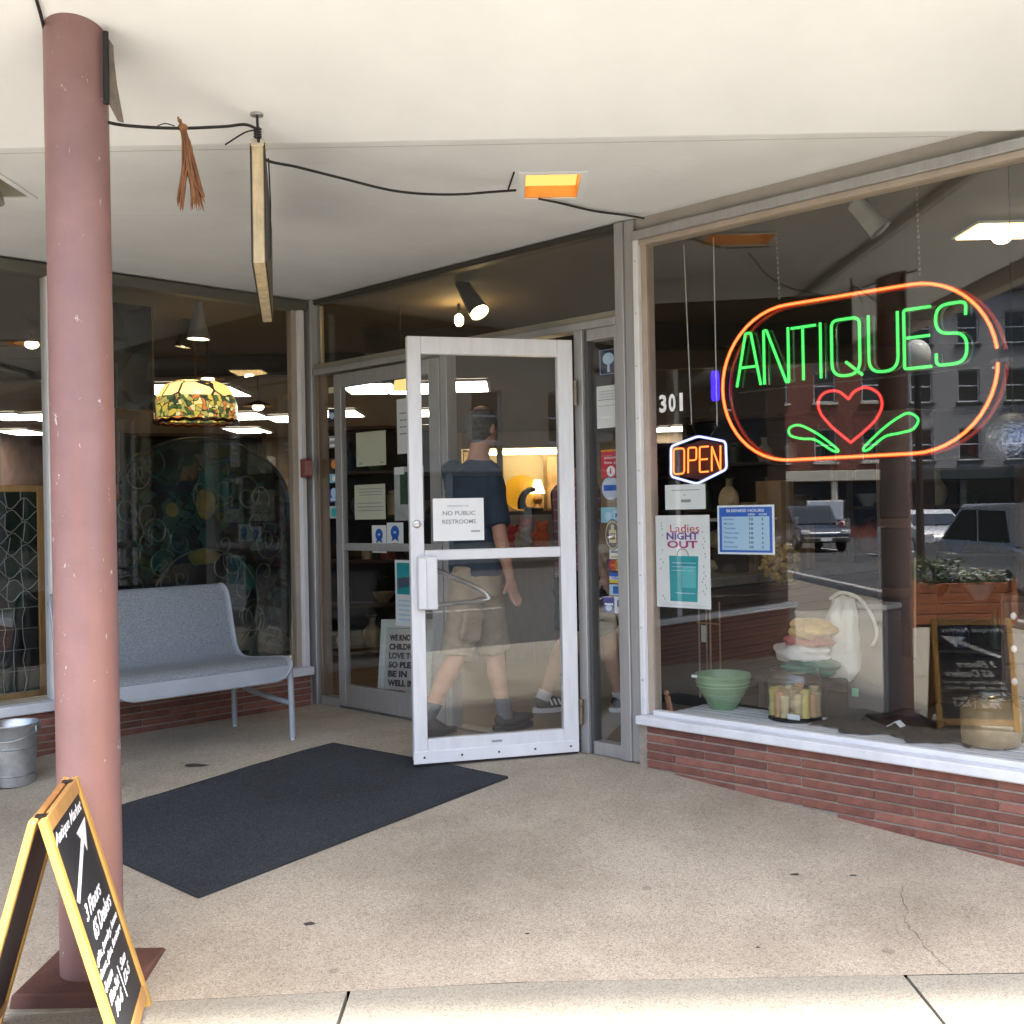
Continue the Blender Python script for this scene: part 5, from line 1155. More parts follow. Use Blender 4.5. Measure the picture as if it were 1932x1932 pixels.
tb = thing('tote_bag', 'cream canvas tote bag standing behind the heap of cloths', 'bag', 'R', (pos(1580, .8), .8, DF + .155))
bm = B(); xa = pos(1575, .72)
R_ = []
for k, (wd, dpth, z) in enumerate(((.085, .05, DF + .157), (.10, .065, DF + .20), (.095, .06, DF + .34), (.075, .035, DF + .46), (.06, .012, DF + .56))):
    R_.append([bm.verts.new((xa + wd * math.cos(a) + .01 * k, .76 + dpth * math.sin(a) + .008 * math.sin(5 * a + k), z + .008 * math.sin(3 * a))) for a in fr_(0, 6.2832, 22)[:-1]])
for a, b_ in zip(R_, R_[1:]):
    for k in range(22): bm.faces.new((a[k], a[(k + 1) % 22], b_[(k + 1) % 22], b_[k]))
bm.faces.new(R_[0][::-1]); bm.faces.new(R_[-1])
bmesh.ops.subdivide_edges(bm, edges=bm.edges[:], cuts=3, use_grid_fill=True); part('body', wrinkle(bm, .020, 12, 12, 7), M('cream_canvas', (.50, .49, .44), .9, 0, .12, 9, .4, 40), tb, smooth=True)
part('strap', tube(B(), cat([(xa - .03, .75, DF + .55), (xa + .05, .72, DF + .585), (xa + .15, .71, DF + .56), (xa + .225, .70, DF + .47), (xa + .245, .70, DF + .39), (xa + .21, .72, DF + .33)], 6), .009, 8), M('cream_canvas', (.50, .49, .44), .9, 0, .12, 9, .4, 40), tb, smooth=True)
# grey storage box leaning + black rolled banner
gx = pos(1622, .72); gb = thing('grey_case', 'plain grey flat case standing behind the cream tote bag', 'case', 'R', (gx, .8, DF))
part('body', bx(gx - .10, gx + .12, .78, .98, DF - .008, DF + .50), M('grey_case_cloth', (.105, .098, .092), .7, 0, .1, 6), gb, bevel=.01)
part('lid', bx(gx - .105, gx + .125, .775, .985, DF + .5005, DF + .53), M('pale_case_lid', (.34, .33, .31), .7, 0, .1, 6), gb, bevel=.006)
part('price_tag', bx(gx - .07, gx - .035, .776, .7785, DF + .06, DF + .10), M('mint_sticker', (.28, .60, .36), .6, 0, 0), gb)
# dark tall cabinet behind
cx_ = pos(1685, .95); cb = thing('tall_cabinet', 'tall dark wooden cabinet standing deep in the neon window', 'cabinet', 'R', (cx_, 1.1, DF - .01))
part('carcass', bx(cx_ - .07, cx_ + .12, .95, 1.22, DF - .01, 1.75), BROWNW, cb, bevel=.006)
for z in (.5, .85, 1.2): part('drawer_front', bx(cx_ - .05, cx_ + .10, .938, .9495, z, z + .3), M('black_drawer', (.015, .012, .010), .4, 0, .3, 8), cb, bevel=.004)
part('trim_strip', tube(B(), [(cx_ + .125, .94, .5), (cx_ + .135, .94, 1.0)], .006, 6), M('tarnished_brass', (.36, .27, .17), .4, .7, .2, 20), cb)
# dark timber chest with white knobs at far right
kx = pos(1905, .62); ch_ = thing('drawer_chest', 'dark brown chest with small white knobs at the window right', 'chest', 'R', (kx + .2, .8, DF - .01))
part('carcass', bx(kx - .05, kx + .55, .66, 1.1, DF - .01, .86), BROWNW, ch_, bevel=.006)
for k in range(4):
    z = DF + .02 + .145 * k
    f_ = part('drawer_front', bx(kx - .03, kx + .53, .644, .6595, z, z + .13), M('walnut_front', (.085, .05, .032), .45, 0, .3, 5, stretch=(1, 6, 6)), ch_, bevel=.004)
    for dx in (.05, .45):
        bm = B(); ell(bm, (kx + dx - .03, .63, z + .066), .014, .014, .017, None, 12, 8); part('knob', bm, M('white_porcelain', (.75, .75, .72), .2, 0, 0), f_, smooth=True)
# slatted counter (parallel to the left front)
o = at(1338, 1105, 7.0); o.z = 0
ct = thing('shop_counter', 'long dark slatted shop counter with a grey top inside', 'counter', 'W', (o.x, o.y, 0), RAD(45), keep=False)
for k in range(13): part('slat', bx(0, 2.2, -.012, .0, .03 + .056 * k, .03 + .056 * k + .049), M('brown_slat', (.075, .036, .018), .5, 0, .3, 4, .1, 30, stretch=(1, 8, 8)), ct, bevel=.003)
part('body', bx(0, 2.2, .001, .65, .0, .77), DARKM, ct)
part('top', bx(-.04, 2.25, -.05, .70, .7705, .82), M('grey_counter_top', (.26, .26, .255), .4, 0, .2, 9), ct, bevel=.006)
cs = thing('glass_case', 'glass display case of yellow trinkets on the counter', 'display case', 'W', (o.x, o.y, .8205), RAD(45), keep=False)
for a in ((.05, 1.15, .05, .056), (.05, 1.15, .544, .55)): part('pane', bx(*a, .012, .36), CLEAR, cs)
part('base', bx(.04, 1.16, .04, .56, .001, .0115), M('case_base', (.30, .24, .16), .5, 0, .15, 9), cs)
part('top_frame', bx(.04, 1.16, .04, .56, .3605, .375), TRIMW, cs, bevel=.002)
for x in (.046, 1.142): part('corner_post', bx(x, x + .012, .044, .058, .012, .36), TRIMW, cs)
rd = random.Random(21)
for k in range(9):
    x, y, r_ = .14 + .11 * k, .2 + rd.uniform(0, .2), rd.uniform(.03, .055); mt = Matrix.Translation(o) @ Matrix.Rotation(RAD(45), 4, 'Z'); c = mt @ V((x, y, .8325 + r_ * .9))
    solo('trinket', blob(B(), c, r_, r_ * .7, r_ * .9, k, .2), (M('gilt', (.55, .38, .10), .35, .7, .3, 20), M('olive_ceramic', (.16, .13, .05), .3, 0, .3, 12), M('cream_ceramic', (.5, .44, .3), .3, 0, .1, 9))[k % 3], ('gilt', 'olive', 'cream')[k % 3] + ' trinket, ' + ('first', 'second', 'third', 'fourth', 'fifth', 'sixth', 'seventh', 'eighth', 'ninth')[k] + ' from left in the counter glass case', 'trinket', 'W', tuple(c), 'trinkets in the glass case', smooth=True)
bx0 = at(1470, 1060, 6.75); pb = thing('popcorn_bag', 'clear bag of yellow popcorn behind the blue hours sign', 'bag', 'W', tuple(bx0 - V((0, 0, .13))))
bm = B(); rd = random.Random(4)
for k in range(150):
    a, b_, r_ = rd.uniform(0, 6.28), rd.uniform(-1, 1), rd.random() ** .4; c = bx0 + V((.12 * r_ * math.cos(a) * math.sqrt(1 - b_ * b_), .09 * r_ * math.sin(a), .12 * r_ * b_)); bmesh.ops.create_icosphere(bm, subdivisions=1, radius=rd.uniform(.012, .022), matrix=Matrix.Translation(c))
pc_ = part('popcorn', bm, M('popcorn_yellow', (.58, .40, .12), .8, 0, .3, 30), pb); pc_['kind'] = 'stuff'
bm = B(); lathe(bm, [(.0, -.135), (.12, -.135), (.135, -.1), (.135, .13), (.13, .2), (.128, .2), (.13, .1), (.0, -.13)], 20, bx0); part('film', bm, glassmat('clear_film', (.98, .98, .98), .02), pb, smooth=True)
# sparkly ball
c = at(1912, 828, 4.9); bl = thing('glitter_ball', 'sparkling blue silver ball hanging at the window right edge', 'ornament', 'W', tuple(c))
bm = B(); bmesh.ops.create_icosphere(bm, subdivisions=3, radius=.115, matrix=Matrix.Translation(c)); part('ball', bm, M('sequin_silver', (.22, .26, .38), .18, .9, .7, 60, .9, 70), bl)
part('cord', tube(B(), [c + V((0, 0, .11)), V((c.x, c.y, 2.79))], .002, 5), WIREM, bl)

# ================================================================ LEFT WINDOWS
# big arched stained glass panel
d0 = .34
a0, a1 = pm('L', 212, 1050, d0)[0], pm('L', 545, 1050, d0)[0]; zb_, zt_ = .30, pm('L', 380, 828, d0)[1]
sg = thing('stained_glass', 'large arched dark stained glass panel behind the grey bench', 'stained glass', 'L', ((a0 + a1) / 2, d0, zb_))
Wd = a1 - a0; mid = (a0 + a1) / 2
arch = [(a0, zb_), (a1, zb_)] + [(mid + Wd / 2 * math.cos(t_), zt_ - .42 + .42 * math.sin(t_)) for t_ in fr_(0, math.pi, 28)]
part('glass', prism(B(), arch, d0, d0 + .006), cellmat('peacock_glass', [(.004, .010, .010), (.008, .024, .018), (.014, .04, .028), (.006, .014, .024), (.03, .035, .014), (.008, .014, .012), (.010, .035, .035), (.003, .005, .006)], 19, .2, 0, 1.1), sg)
part('frame', tube(B(), [(x, d0, z) for x, z in arch], .014, 8, True), M('dark_lead', (.03, .032, .032), .45, .5, .2, 20), sg, smooth=True)
rd = random.Random(17); SCR = M('pale_scroll_glass', (.065, .085, .062), .25, 0, .5, 9); TEALG = M('teal_glass', (.006, .05, .042), .2, 0, .5, 8); YG = M('amber_glass', (.11, .085, .022), .2, 0, .4, 8)
for k in range(40):
    cx0, cz0 = mid + rd.uniform(-.44, .44) * Wd, zb_ + rd.uniform(.15, .88) * (zt_ - zb_); r_ = rd.uniform(.05, .13); st_ = rd.uniform(0, 6.28); sg_ = rd.choice((-1, 1))
    pts = [(cx0 + r_ * (1 - .80 * t_) * math.cos(st_ + sg_ * t_ * 8), d0 - .004, cz0 + 1.15 * r_ * (1 - .80 * t_) * math.sin(st_ + sg_ * t_ * 8)) for t_ in fr_(0, 1, 26)]
    part('scroll', tube(B(), pts, .006, 5, taper=[.0015 + .0045 * math.sin(math.pi * (i + .5) / 27) for i in range(27)]), (SCR, TEALG, SCR, SCR)[k % 4], sg)
for (u, v, ru, rv, m_) in ((672 * .46 + 90, 905, 24, 26, TEALG), (388, 950, 18, 30, YG), (325, 962, 12, 14, YG), (425, 930, 14, 16, TEALG), (300, 1060, 16, 20, TEALG), (470, 1090, 12, 26, TEALG), (385, 1050, 30, 16, YG)):
    x, z = pm('L', u, v, d0); x2, z2 = pm('L', u + ru, v - rv, d0); bm = B(); prism(bm, [(x + (x2 - x) * math.cos(t_), z + (z2 - z) * math.sin(t_)) for t_ in fr_(0, 6.2832, 18)[:-1]], d0 - .006, d0 - .001); part('jewel', bm, m_, sg, bevel=.002)
mt_ = [(mid + .30 * Wd * math.cos(t_), d0 - .004, zb_ + .40 + .36 * math.sin(t_)) for t_ in fr_(0, 6.2832, 40)[:-1]]
part('medallion', tube(B(), mt_, .007, 6, True), SCR, sg)
part('medallion_glass', prism(B(), [(p[0], p[2]) for p in mt_], d0 - .003, d0 - .0005), M('black_blue_glass', (.003, .005, .010), .15, 0, .3, 6), sg)
# dark hanging framed panel
r = rect('L', 196, 574, 290, 772, .55); hp_ = thing('hanging_picture', 'dark gilt edged panel hanging high behind the bench window', 'picture', 'L', ((r[0] + r[1]) / 2, .55, r[2]))
part('panel', bx(r[0] - .25, r[1] - .012, .55, .565, r[2], r[3]), cellmat('smoky_panel', [(.012, .013, .012), (.02, .022, .02), (.03, .033, .034), (.014, .015, .014)], 5, .2, lead=(.008, .008, .008)), hp_)
part('gilt_edge', bx(r[1] - .0115, r[1], .545, .57, r[2], r[3]), M('dull_gilt', (.20, .13, .05), .4, .5, .2, 20), hp_); part('gilt_edge', bx(r[0] - .25, r[1], .545, .57, r[2] - .012, r[2] - .0005), M('dull_gilt', (.20, .13, .05), .4, .5, .2, 20), hp_)
# leaded tree panel in an oak frame
r = rect('L', -60, 916, 86, 1318, .16); r = (r[0], pm('L', 84, 1100, .16)[0], .262, pm('L', 40, 916, .16)[1])
tp = thing('leaded_glass', 'oak framed leaded glass panel with a pale branch pattern', 'leaded glass', 'L', ((r[0] + r[1]) / 2, .16, r[2]))
e = .036
OAKD = M('honey_oak', (.34, .19, .065), .5, 0, .25, 4, .08, 40, stretch=(7, 7, 1))
for a in ((r[0], r[0] + e, r[2], r[3]), (r[1] - e, r[1], r[2], r[3]), (r[0] + e, r[1] - e, r[3] - e, r[3]), (r[0] + e, r[1] - e, r[2], r[2] + e)): part('frame', bx(a[0] + .0004, a[1] - .0004, .15, .185, a[2] + .0004, a[3] - .0004), OAKD, tp, bevel=.003)
part('backing', bx(r[0] + e, r[1] - e, .172, .176, r[2] + e, r[3] - e), M('black_green_glass', (.006, .010, .009), .12, 0, .4, 5), tp)
bm = B(); rd = random.Random(9); X0, X1, Zb, Zt = r[0] + e, r[1] - e, r[2] + e, r[3] - e; H_ = Zt - Zb; W_ = X1 - X0
PG = [M('dark_green_pane', (.006, .018, .010), .12, 0, .5, 7), M('black_pane', (.005, .006, .007), .1, 0, .4, 6), M('smoke_pane', (.014, .017, .016), .15, 0, .4, 7)]
NR, ZL = 10, Zb + H_ * .42; L_ = W_ / 2.2; ln2 = []
for q_ in range(NR + 1):
    z = ZL + (Zt - ZL) * q_ / NR; ph = rd.uniform(-.5, .5); A_ = (Zt - ZL) / NR * .46 * (-1) ** q_ * (0 < q_ < NR)
    ln2.append([(X0 + W_ * k / 24, z + A_ * math.sin(2 * math.pi * (W_ * k / 24) / L_ + ph) * rd.uniform(.9, 1.05)) for k in range(25)])
for q_ in range(NR):
    tube(bm, [(x, .160, z) for x, z in ln2[q_]], .0028, 5)
    for k0 in range(0, 24, 6):
        poly_ = [(x, z + .002) for x, z in ln2[q_][k0:k0 + 7]] + [(x, max(z - .002, a_[1] + .004)) for (x, z), a_ in zip(ln2[q_ + 1][k0:k0 + 7], ln2[q_][k0:k0 + 7])][::-1]
        part('pane', prism(B(), poly_, .163 + rd.uniform(-.001, .001), .168), PG[rd.randrange(3)], tp)
        if k0: x = X0 + W_ * k0 / 24 + rd.uniform(-.01, .01); tube(bm, [(x, .160, ln2[q_][k0][1]), (x + rd.uniform(-.015, .015), .160, ln2[q_ + 1][k0][1])], .0026, 5)
cx2 = [0, .30, .44, .60, .76, 1]
tr = [[(X0 + W_ * (c_ + (rd.uniform(-.03, .03) if 0 < c_ < 1 else 0)), Zb + (ZL - Zb) * k / 8) for k in range(9)] for c_ in cx2]
for q_ in range(5):
    if q_: tube(bm, [(x, .160, z) for x, z in tr[q_]], .0030, 5)
    for k in range(0, 8, 2):
        (xa_, za_), (xb_, zb2), (xc_, zc_), (xd_, zd_) = tr[q_][k], tr[q_ + 1][k], tr[q_ + 1][k + 2], tr[q_][k + 2]
        part('pane', prism(B(), [(xa_ + .002, za_ + .002), (xb_ - .002, zb2 + .002), (xc_ - .002, zc_ - .002), (xd_ + .002, zd_ - .002)], .163 + rd.uniform(-.001, .001), .168), PG[rd.randrange(3)], tp); tube(bm, [(xa_, .160, za_), (xb_, .160, zb2)], .0024, 5)
part('lead_came', bm, M('pale_lead', (.19, .20, .19), .4, .4, .15, 20), tp)
# tiffany style lamp
c = at(370, 766, 8.3); tl = thing('stained_glass_lamp', 'glowing stained glass dome lamp hanging behind the bench window', 'hanging lamp', 'W', tuple(c))
H_ = .30; Rr = .30
part('crown', lathe(B(), [(.06, .19), (.16, .18), (.235, .145), (.285, .06), (.283, .058), (.232, .14), (.16, .174), (.06, .184)], 32, c), cellmat('amber_crown_glass', [(.8, .50, .14), (.85, .6, .22), (.7, .42, .10), (.5, .34, .14)], 6, .3, .36, 0), tl, smooth=True)
part('skirt', lathe(B(), [(.285, .058), (.302, .0), (.300, -.10), (.298, -.10), (.299, 0), (.283, .056)], 40, c), cellmat('floral_skirt_glass', [(.5, .36, .06), (.06, .10, .03), (.35, .30, .08), (.03, .05, .02), (.45, .15, .04), (.6, .5, .2)], 34, .3, .26), tl, smooth=True)
part('fringe', tube(B(), [c + V((.30 * math.cos(a), .30 * math.sin(a), -.115 - .012 * (k % 2))) for k, a in enumerate(fr_(0, 6.2832, 40)[:-1])], .014, 6, True), M('dark_red_bead', (.05, .008, .006), .3, 0, .3, 30), tl)
part('rod', tube(B(), [c + V((0, 0, .12)), V((c.x, c.y, 2.79))], .008, 6), M('dark_bronze', (.05, .04, .03), .4, .7, 0), tl)
bm = B(); ell(bm, c + V((0, 0, .02)), .05, .05, .06); part('bulb', bm, E('lamp_bulb', (1, .62, .26), 1.6), tl, smooth=True)

def spot(label, p_top, p_bot, r0, r1, m, lit, group='spot lamps in the shop windows'):
    t = thing('spot_lamp', label, 'spot lamp', 'W', tuple(p_top), 0, group); d = (p_bot - p_top); L_ = d.length; d.normalize(); x = d.orthogonal().normalized(); y = d.cross(x)
    mt = Matrix((x, y, d)).transposed().to_4x4()
    part('can', lathe(B(), [(0, -.01), (r0 * .6, -.008), (r0, .01), (r1, L_ - .01), (r1 + .004, L_), (r1 - .003, L_), (r1 - .006, L_ - .02), (r0 - .006, .02), (0, .015)], 28, p_top, mt), m, t, smooth=True)
    part('bulb', lathe(B(), [(0, L_ - .035), (r1 - .012, L_ - .035), (r1 - .010, L_ - .012), (0, L_ - .004)], 20, p_top, mt), E('spot_bulb', (1, .72, .36), 9) if lit else M('grey_bulb', (.3, .3, .3), .2, 0, 0), t, smooth=True)
    part('stem', tube(B(), [p_top, V((p_top.x, p_top.y, 2.79))], .008, 8), DARKM, t)
    return t
MB = M('dark_grey_metal', (.09, .088, .08), .3, .6, .1, 12); MW = M('grey_white_metal', (.40, .40, .38), .4, .2, .08, 12)
spot('dark cylinder spot lamp shining behind the door transom', at(868, 530, 7.45), at(905, 590, 7.30), .042, .068, MB, True)
q = at(866, 604, 8.1); gl_ = thing('bare_bulb', 'bright bare bulb glowing below the transom spot lamp', 'bulb', 'W', tuple(q)); bm = B(); ell(bm, q, .032, .032, .045); part('glass_bulb', bm, E('hot_bulb', (1, .66, .26), 26), gl_, smooth=True); part('socket', tube(B(), [q + V((0, 0, .04)), V((q.x, q.y, 2.79))], .012, 8), DARKM, gl_)
spot('pale cone shaped spot lamp hanging behind the bench window', at(376, 566, 7.9), at(374, 640, 7.9), .02, .078, MW, True)
spot('small tilted spot lamp beside the pale cone lamp', at(352, 600, 8.6), at(345, 655, 8.6), .03, .06, MB, True)
spot('grey tilted spot lamp high behind the neon window', at(1612, 380, 5.5), at(1662, 435, 5.45), .045, .055, MW, False)
# ================================================================ SHOP INTERIOR
def ceil_light(u, v, w_, l_, Y=None, warm=False):
    r_ = ray(u, v); t_ = (2.775 - CZ) / r_.z if Y is None else Y; x, y = r_.x * t_, t_
    return x, y
LP = [(700, 733), (775, 733), (872, 729), (812, 779), (815, 808), (320, 735), (405, 738), (462, 785), (468, 812), (18, 786), (18, 816), (85, 787), (1250, 893 - 75), (1290, 808), (640, 780), (545, 790)]
LL = ['leftmost light panel seen through the closed glass door', 'light panel half hidden by the open door edge', 'light panel right of the head inside the open door', 'light panel of the second row in the open door', 'lowest small light panel in the open door',
      'light panel left of the stained glass dome lamp', 'light panel right behind the stained glass dome lamp', 'upper of two light panels below the dome lamp right side', 'lower of two light panels right of the dome lamp', 'upper light panel at the far left picture edge', 'lower light panel at the far left picture edge', 'light panel just left of the pillar',
      'light panel above the house number in the neon window', 'light panel beside the OPEN sign in the neon window', 'light panel behind the narrow left sidelight', 'light panel seen just left of the corner post']
for k, (u, v) in enumerate(LP):
    x, y = ceil_light(u, v, .6, 1.2)
    if abs(x) > 8.5: x = math.copysign(8.3, x)
    y = min(y, 21)
    t = thing('ceiling_light', LL[k], 'ceiling light', 'W', (x, y, 2.775), 0, 'ceiling lights inside the shop')
    part('diffuser', bx(x - .30, x + .30, y - .55, y + .55, 2.768, 2.776), E('fluorescent', (1, .93, .80), 4.4), t); bm = B()
    for a in ((x - .33, x - .301, y - .58, y + .58), (x + .301, x + .33, y - .58, y + .58), (x - .301, x + .301, y - .58, y - .551), (x - .301, x + .301, y + .551, y + .58)): box(bm, *a, 2.766, 2.795)
    part('frame', bm, TRIMW, t)
x, y = ceil_light(1890, 436, .6, 1.2)
t = thing('ceiling_light', 'warm lit ceiling light high behind the neon window', 'ceiling light', 'W', (x, y, 2.775)); part('diffuser', bx(x - .19, x + .19, y - .16, y + .16, 2.768, 2.776), E('warm_panel', (1, .66, .28), 1.6), t)
bm = B(); ell(bm, (x, y, 2.735), .05, .05, .03); part('bulb', bm, E('warm_panel_bulb', (1, .85, .6), 8), t, smooth=True)
part('frame', bx(x - .21, x + .21, y - .18, y + .18, 2.7765, 2.79), TRIMW, t)
for k, (a, b_) in enumerate((((-1.2, 9.2), (6.5, 9.2)), ((-6, 10.5), (-.8, 10.5)))):
    solo('ceiling_beam', bx(a[0], b_[0], a[1], a[1] + .18, 2.60, 2.795), M('black_beam', (.018, .016, .014), .7, 0, .2, 6), ['black ceiling beam crossing the shop behind the entrance', 'black ceiling beam crossing the shop behind the left windows'][k], 'beam', 'W', (a[0], a[1], 2.6))
# lit display cabinet
Yc = 9.4
xl, xr = at(872, 900, Yc).x, at(1072, 900, Yc).x; z1, z2, z3 = at(960, 965, Yc).z, at(960, 846, Yc).z, at(960, 815, Yc).z
dc = thing('display_cabinet', 'tall cabinet with a warmly lit shelf seen through the door', 'cabinet', 'W', ((xl + xr) / 2, Yc, 0))
TN = M('cabinet_tan', (.30, .24, .18), .6, 0, .1, 6); LITB = M('lit_back_board', (.80, .68, .42), .7, 0, .06, 5)
part('side_post', bx(xl - .05, xl - .001, Yc - .02, Yc + .5, 0, z3), TN, dc); part('side_post', bx(xr + .001, xr + .05, Yc - .02, Yc + .5, 0, z3), TN, dc); mx_ = at(949, 900, Yc).x
part('side_post', bx(mx_ - .05, mx_, Yc - .015, Yc + .45, 0, z2 - .001), M('cabinet_dark_tan', (.17, .12, .075), .6, 0, .1, 6), dc)
part('canopy_panel', bx(xl, xr, Yc - .02, Yc + .5, z2, z3), M('cabinet_grey', (.20, .17, .16), .6, 0, .1, 6), dc)
part('back', bx(xl, xr, Yc + .46, Yc + .5, z1, z2 - .0005), LITB, dc); part('shelf', bx(xl, xr, Yc, Yc + .459, z1 - .025, z1), M('dark_shelf_edge', (.05, .035, .02), .5, 0, .2, 8), dc)
part('lower_front', bx(xl, xr, Yc, Yc + .05, .0, z1 - .03), M('grey_panel', (.28, .27, .25), .6, 0, .12, 8, stretch=(8, 8, 1)), dc)
part('lamp_tube', tube(B(), [(xl + .06, Yc + .08, z2 - .03), (xr - .06, Yc + .08, z2 - .03)], .018, 8), E('warm_shelf_tube', (1, .78, .42), 7), dc)
pc = at(984, 895, Yc + .25); pl_ = thing('yellow_plate', 'round yellow plate standing on the lit cabinet shelf', 'plate', 'W', (pc.x, pc.y, z1)); mt = Matrix.Rotation(RAD(78), 4, 'X')
part('plate_body', lathe(B(), [(0, 0), (.11, 0), (.155, .022), (.157, .026), (.11, .008), (0, .006)], 36, V((pc.x, pc.y, z1 + .155)), mt), M('yellow_glaze', (.72, .42, .03), .3, 0, .06, 8), pl_, smooth=True)
ca = at(996, 925, Yc + .12); cat_ = thing('black_figurine', 'black curved animal figurine before the yellow plate', 'figurine', 'W', (ca.x, ca.y, z1)); BKM = M('black_lacquer', (.012, .010, .010), .3, 0, 0)
bm = B(); tube(bm, cat([(ca.x - .05, ca.y, z1 + .02), (ca.x - .055, ca.y, z1 + .09), (ca.x - .03, ca.y, z1 + .15), (ca.x + .01, ca.y, z1 + .18)], 5), .03, 10, taper=[.042 - .0012 * i for i in range(16)]); ell(bm, (ca.x + .025, ca.y, z1 + .185), .045, .026, .024); caps(bm, (ca.x - .02, ca.y, z1 + .018), (ca.x + .12, ca.y, z1 + .014), .022, .014)
part('body', remesh(bm, .006, 3), BKM, cat_, smooth=True)
la = at(1014, 905, Yc + .22); lm = thing('table_lamp', 'small lit table lamp glowing on the cabinet shelf', 'lamp', 'W', (la.x, la.y, z1))
part('base', lathe(B(), [(0, 0), (.05, 0), (.055, .02), (.03, .06), (.045, .10), (.02, .15), (0, .15)], 20, (la.x, la.y, z1)), M('orange_ceramic', (.55, .25, .06), .3, 0, .2, 9), lm, smooth=True); part('lamp_shade', lathe(B(), [(.03, .27), (.065, .15), (.06, .15), (.026, .268)], 20, (la.x, la.y, z1)), E('lit_shade', (1, .80, .42), .8), lm, smooth=True)
fr1, fr2_ = at(1032, 905, Yc + .3), at(1066, 905, Yc + .3); pf = thing('framed_picture', 'wood framed picture leaning at the right of the lit shelf', 'picture', 'W', (fr1.x, fr1.y, z1))
part('picture', bx(fr1.x, fr2_.x, fr1.y, fr1.y + .01, z1 + .02, z2 - .06), M('pink_yellow_print', (.72, .46, .24), .6, 0, .4, 6), pf)
for a in ((fr1.x - .03, fr1.x - .0005, z1, z2 - .03), (fr2_.x + .0005, fr2_.x + .03, z1, z2 - .03), (fr1.x, fr2_.x, z2 - .0595, z2 - .03), (fr1.x, fr2_.x, z1, z1 + .0195)): part('frame', bx(a[0], a[1], fr1.y - .01, fr1.y + .015, a[2], a[3]), M('gilt_brown', (.26, .16, .06), .4, .2, .2, 12), pf)
# toys on a low table
tq = at(1000, 1030, 8.7); ty = thing('side_table', 'low grey table carrying soft toys inside the shop', 'table', 'W', (tq.x, tq.y, 0)); ztop = tq.z - .02
part('table_top', bx(tq.x - .35, tq.x + .35, tq.y - .2, tq.y + .25, ztop - .03, ztop), M('grey_paint', (.24, .24, .24), .6, 0, .1, 8), ty, bevel=.005)
for sx_ in (-.32, .28):
    for sy in (-.18, .2): part('leg', bx(tq.x + sx_, tq.x + sx_ + .04, tq.y + sy, tq.y + sy + .04, .005, ztop - .0305), M('grey_paint', (.24, .24, .24), .6, 0, .1, 8), ty)
for k, (dx, r_, c_, lab) in enumerate(((-.15, .07, (.42, .03, .03), 'red soft toy at the left of the low table'), (-.04, .09, (.46, .18, .18), 'pink soft toy in the middle of the low table'), (.08, .08, (.62, .13, .03), 'orange soft toy right on the low table'), (-.06, .065, (.36, .31, .24), 'beige soft toy in front on the low table'))):
    c = V((tq.x + dx, tq.y - .02 - (.12 if k == 3 else 0), ztop + r_ * .95)); bm = blob(B(), c, r_, r_ * .8, r_, k + 30, .15); ell(bm, c + V((.02, -.02, r_ * 1.1)), r_ * .6, r_ * .55, r_ * .55)
    for s in (-1, 1): ell(bm, c + V((.02 + s * r_ * .45, -.02, r_ * 1.6)), r_ * .2, r_ * .12, r_ * .22)
    solo('soft_toy', bm, M('plush_%d' % k if False else ('red_plush', 'pink_plush', 'orange_plush', 'beige_plush')[k], c_, .95, 0, .25, 30, .5, 90), lab, 'toy', 'W', (c.x, c.y, ztop), 'soft toys on the low table', smooth=True)
# shelving units with goods
SH = [(-2.9, 10.2, 20, 'dark bookcase of bottles left of the closed door'), (-1.25, 9.7, 0, 'dark bookcase standing straight behind the closed door'), (-5.2, 9.6, 10, 'dark bookcase behind the leaded glass panel'), (3.4, 9.0, -20, 'dark bookcase of crockery behind the shop counter'), (2.05, 9.3, -30, 'dark bookcase behind the glass case of trinkets'), (5.6, 8.0, -45, 'dark bookcase far right behind the neon window'), (-.2, 13.5, 0, 'dark bookcase deep in the middle of the shop'), (2.2, 13.0, 0, 'dark bookcase deep behind the lit cabinet'), (-3.8, 14.5, 0, 'dark bookcase deepest on the left of the shop')]
goods = [M('goods_green', (.05, .09, .05), .3, 0, .3, 9), M('goods_red', (.18, .03, .025), .4, 0, .3, 9), M('goods_cream', (.42, .37, .26), .4, 0, .2, 9), M('goods_blue', (.03, .06, .16), .3, 0, .3, 9), M('goods_brass', (.40, .27, .09), .35, .6, .2, 9), M('goods_white', (.55, .55, .52), .4, 0, .1, 9)]
vases = [mesh_of(lathe(B(), pr_, 14), 'vase', None, smooth=True) for pr_ in ([(0, 0), (.05, 0), (.075, .06), (.07, .12), (.03, .17), (.028, .22), (.04, .235), (0, .23)], [(0, 0), (.035, 0), (.04, .12), (.016, .18), (.016, .26), (0, .26)], [(0, 0), (.04, 0), (.09, .07), (.10, .10), (.095, .10), (0, .02)], [(0, 0), (.06, 0), (.06, .14), (.045, .15), (.05, .17), (0, .18)])]
vm = {}; NTH = ['', 'first', 'second', 'third', 'fourth', 'fifth', 'sixth', 'seventh', 'eighth']; CN = ['green', 'red', 'cream', 'blue', 'brass', 'white']; SN = ['vase', 'bottle', 'dish', 'jar']; ORD = ['bottom', 'second', 'third', 'fourth', 'fifth', 'sixth', 'seventh', 'eighth']
for i, v_ in enumerate(vases):
    for j, g_ in enumerate(goods): c_ = v_.copy(); c_.materials.clear(); c_.materials.append(g_); vm[i, j] = c_
rd = random.Random(2)
SHN = ['bookcase left of closed door', 'bookcase behind closed door', 'bookcase behind leaded panel', 'bookcase behind counter', 'bookcase behind glass case', 'far right bookcase', 'middle bookcase', 'bookcase behind lit cabinet', 'deepest left bookcase']
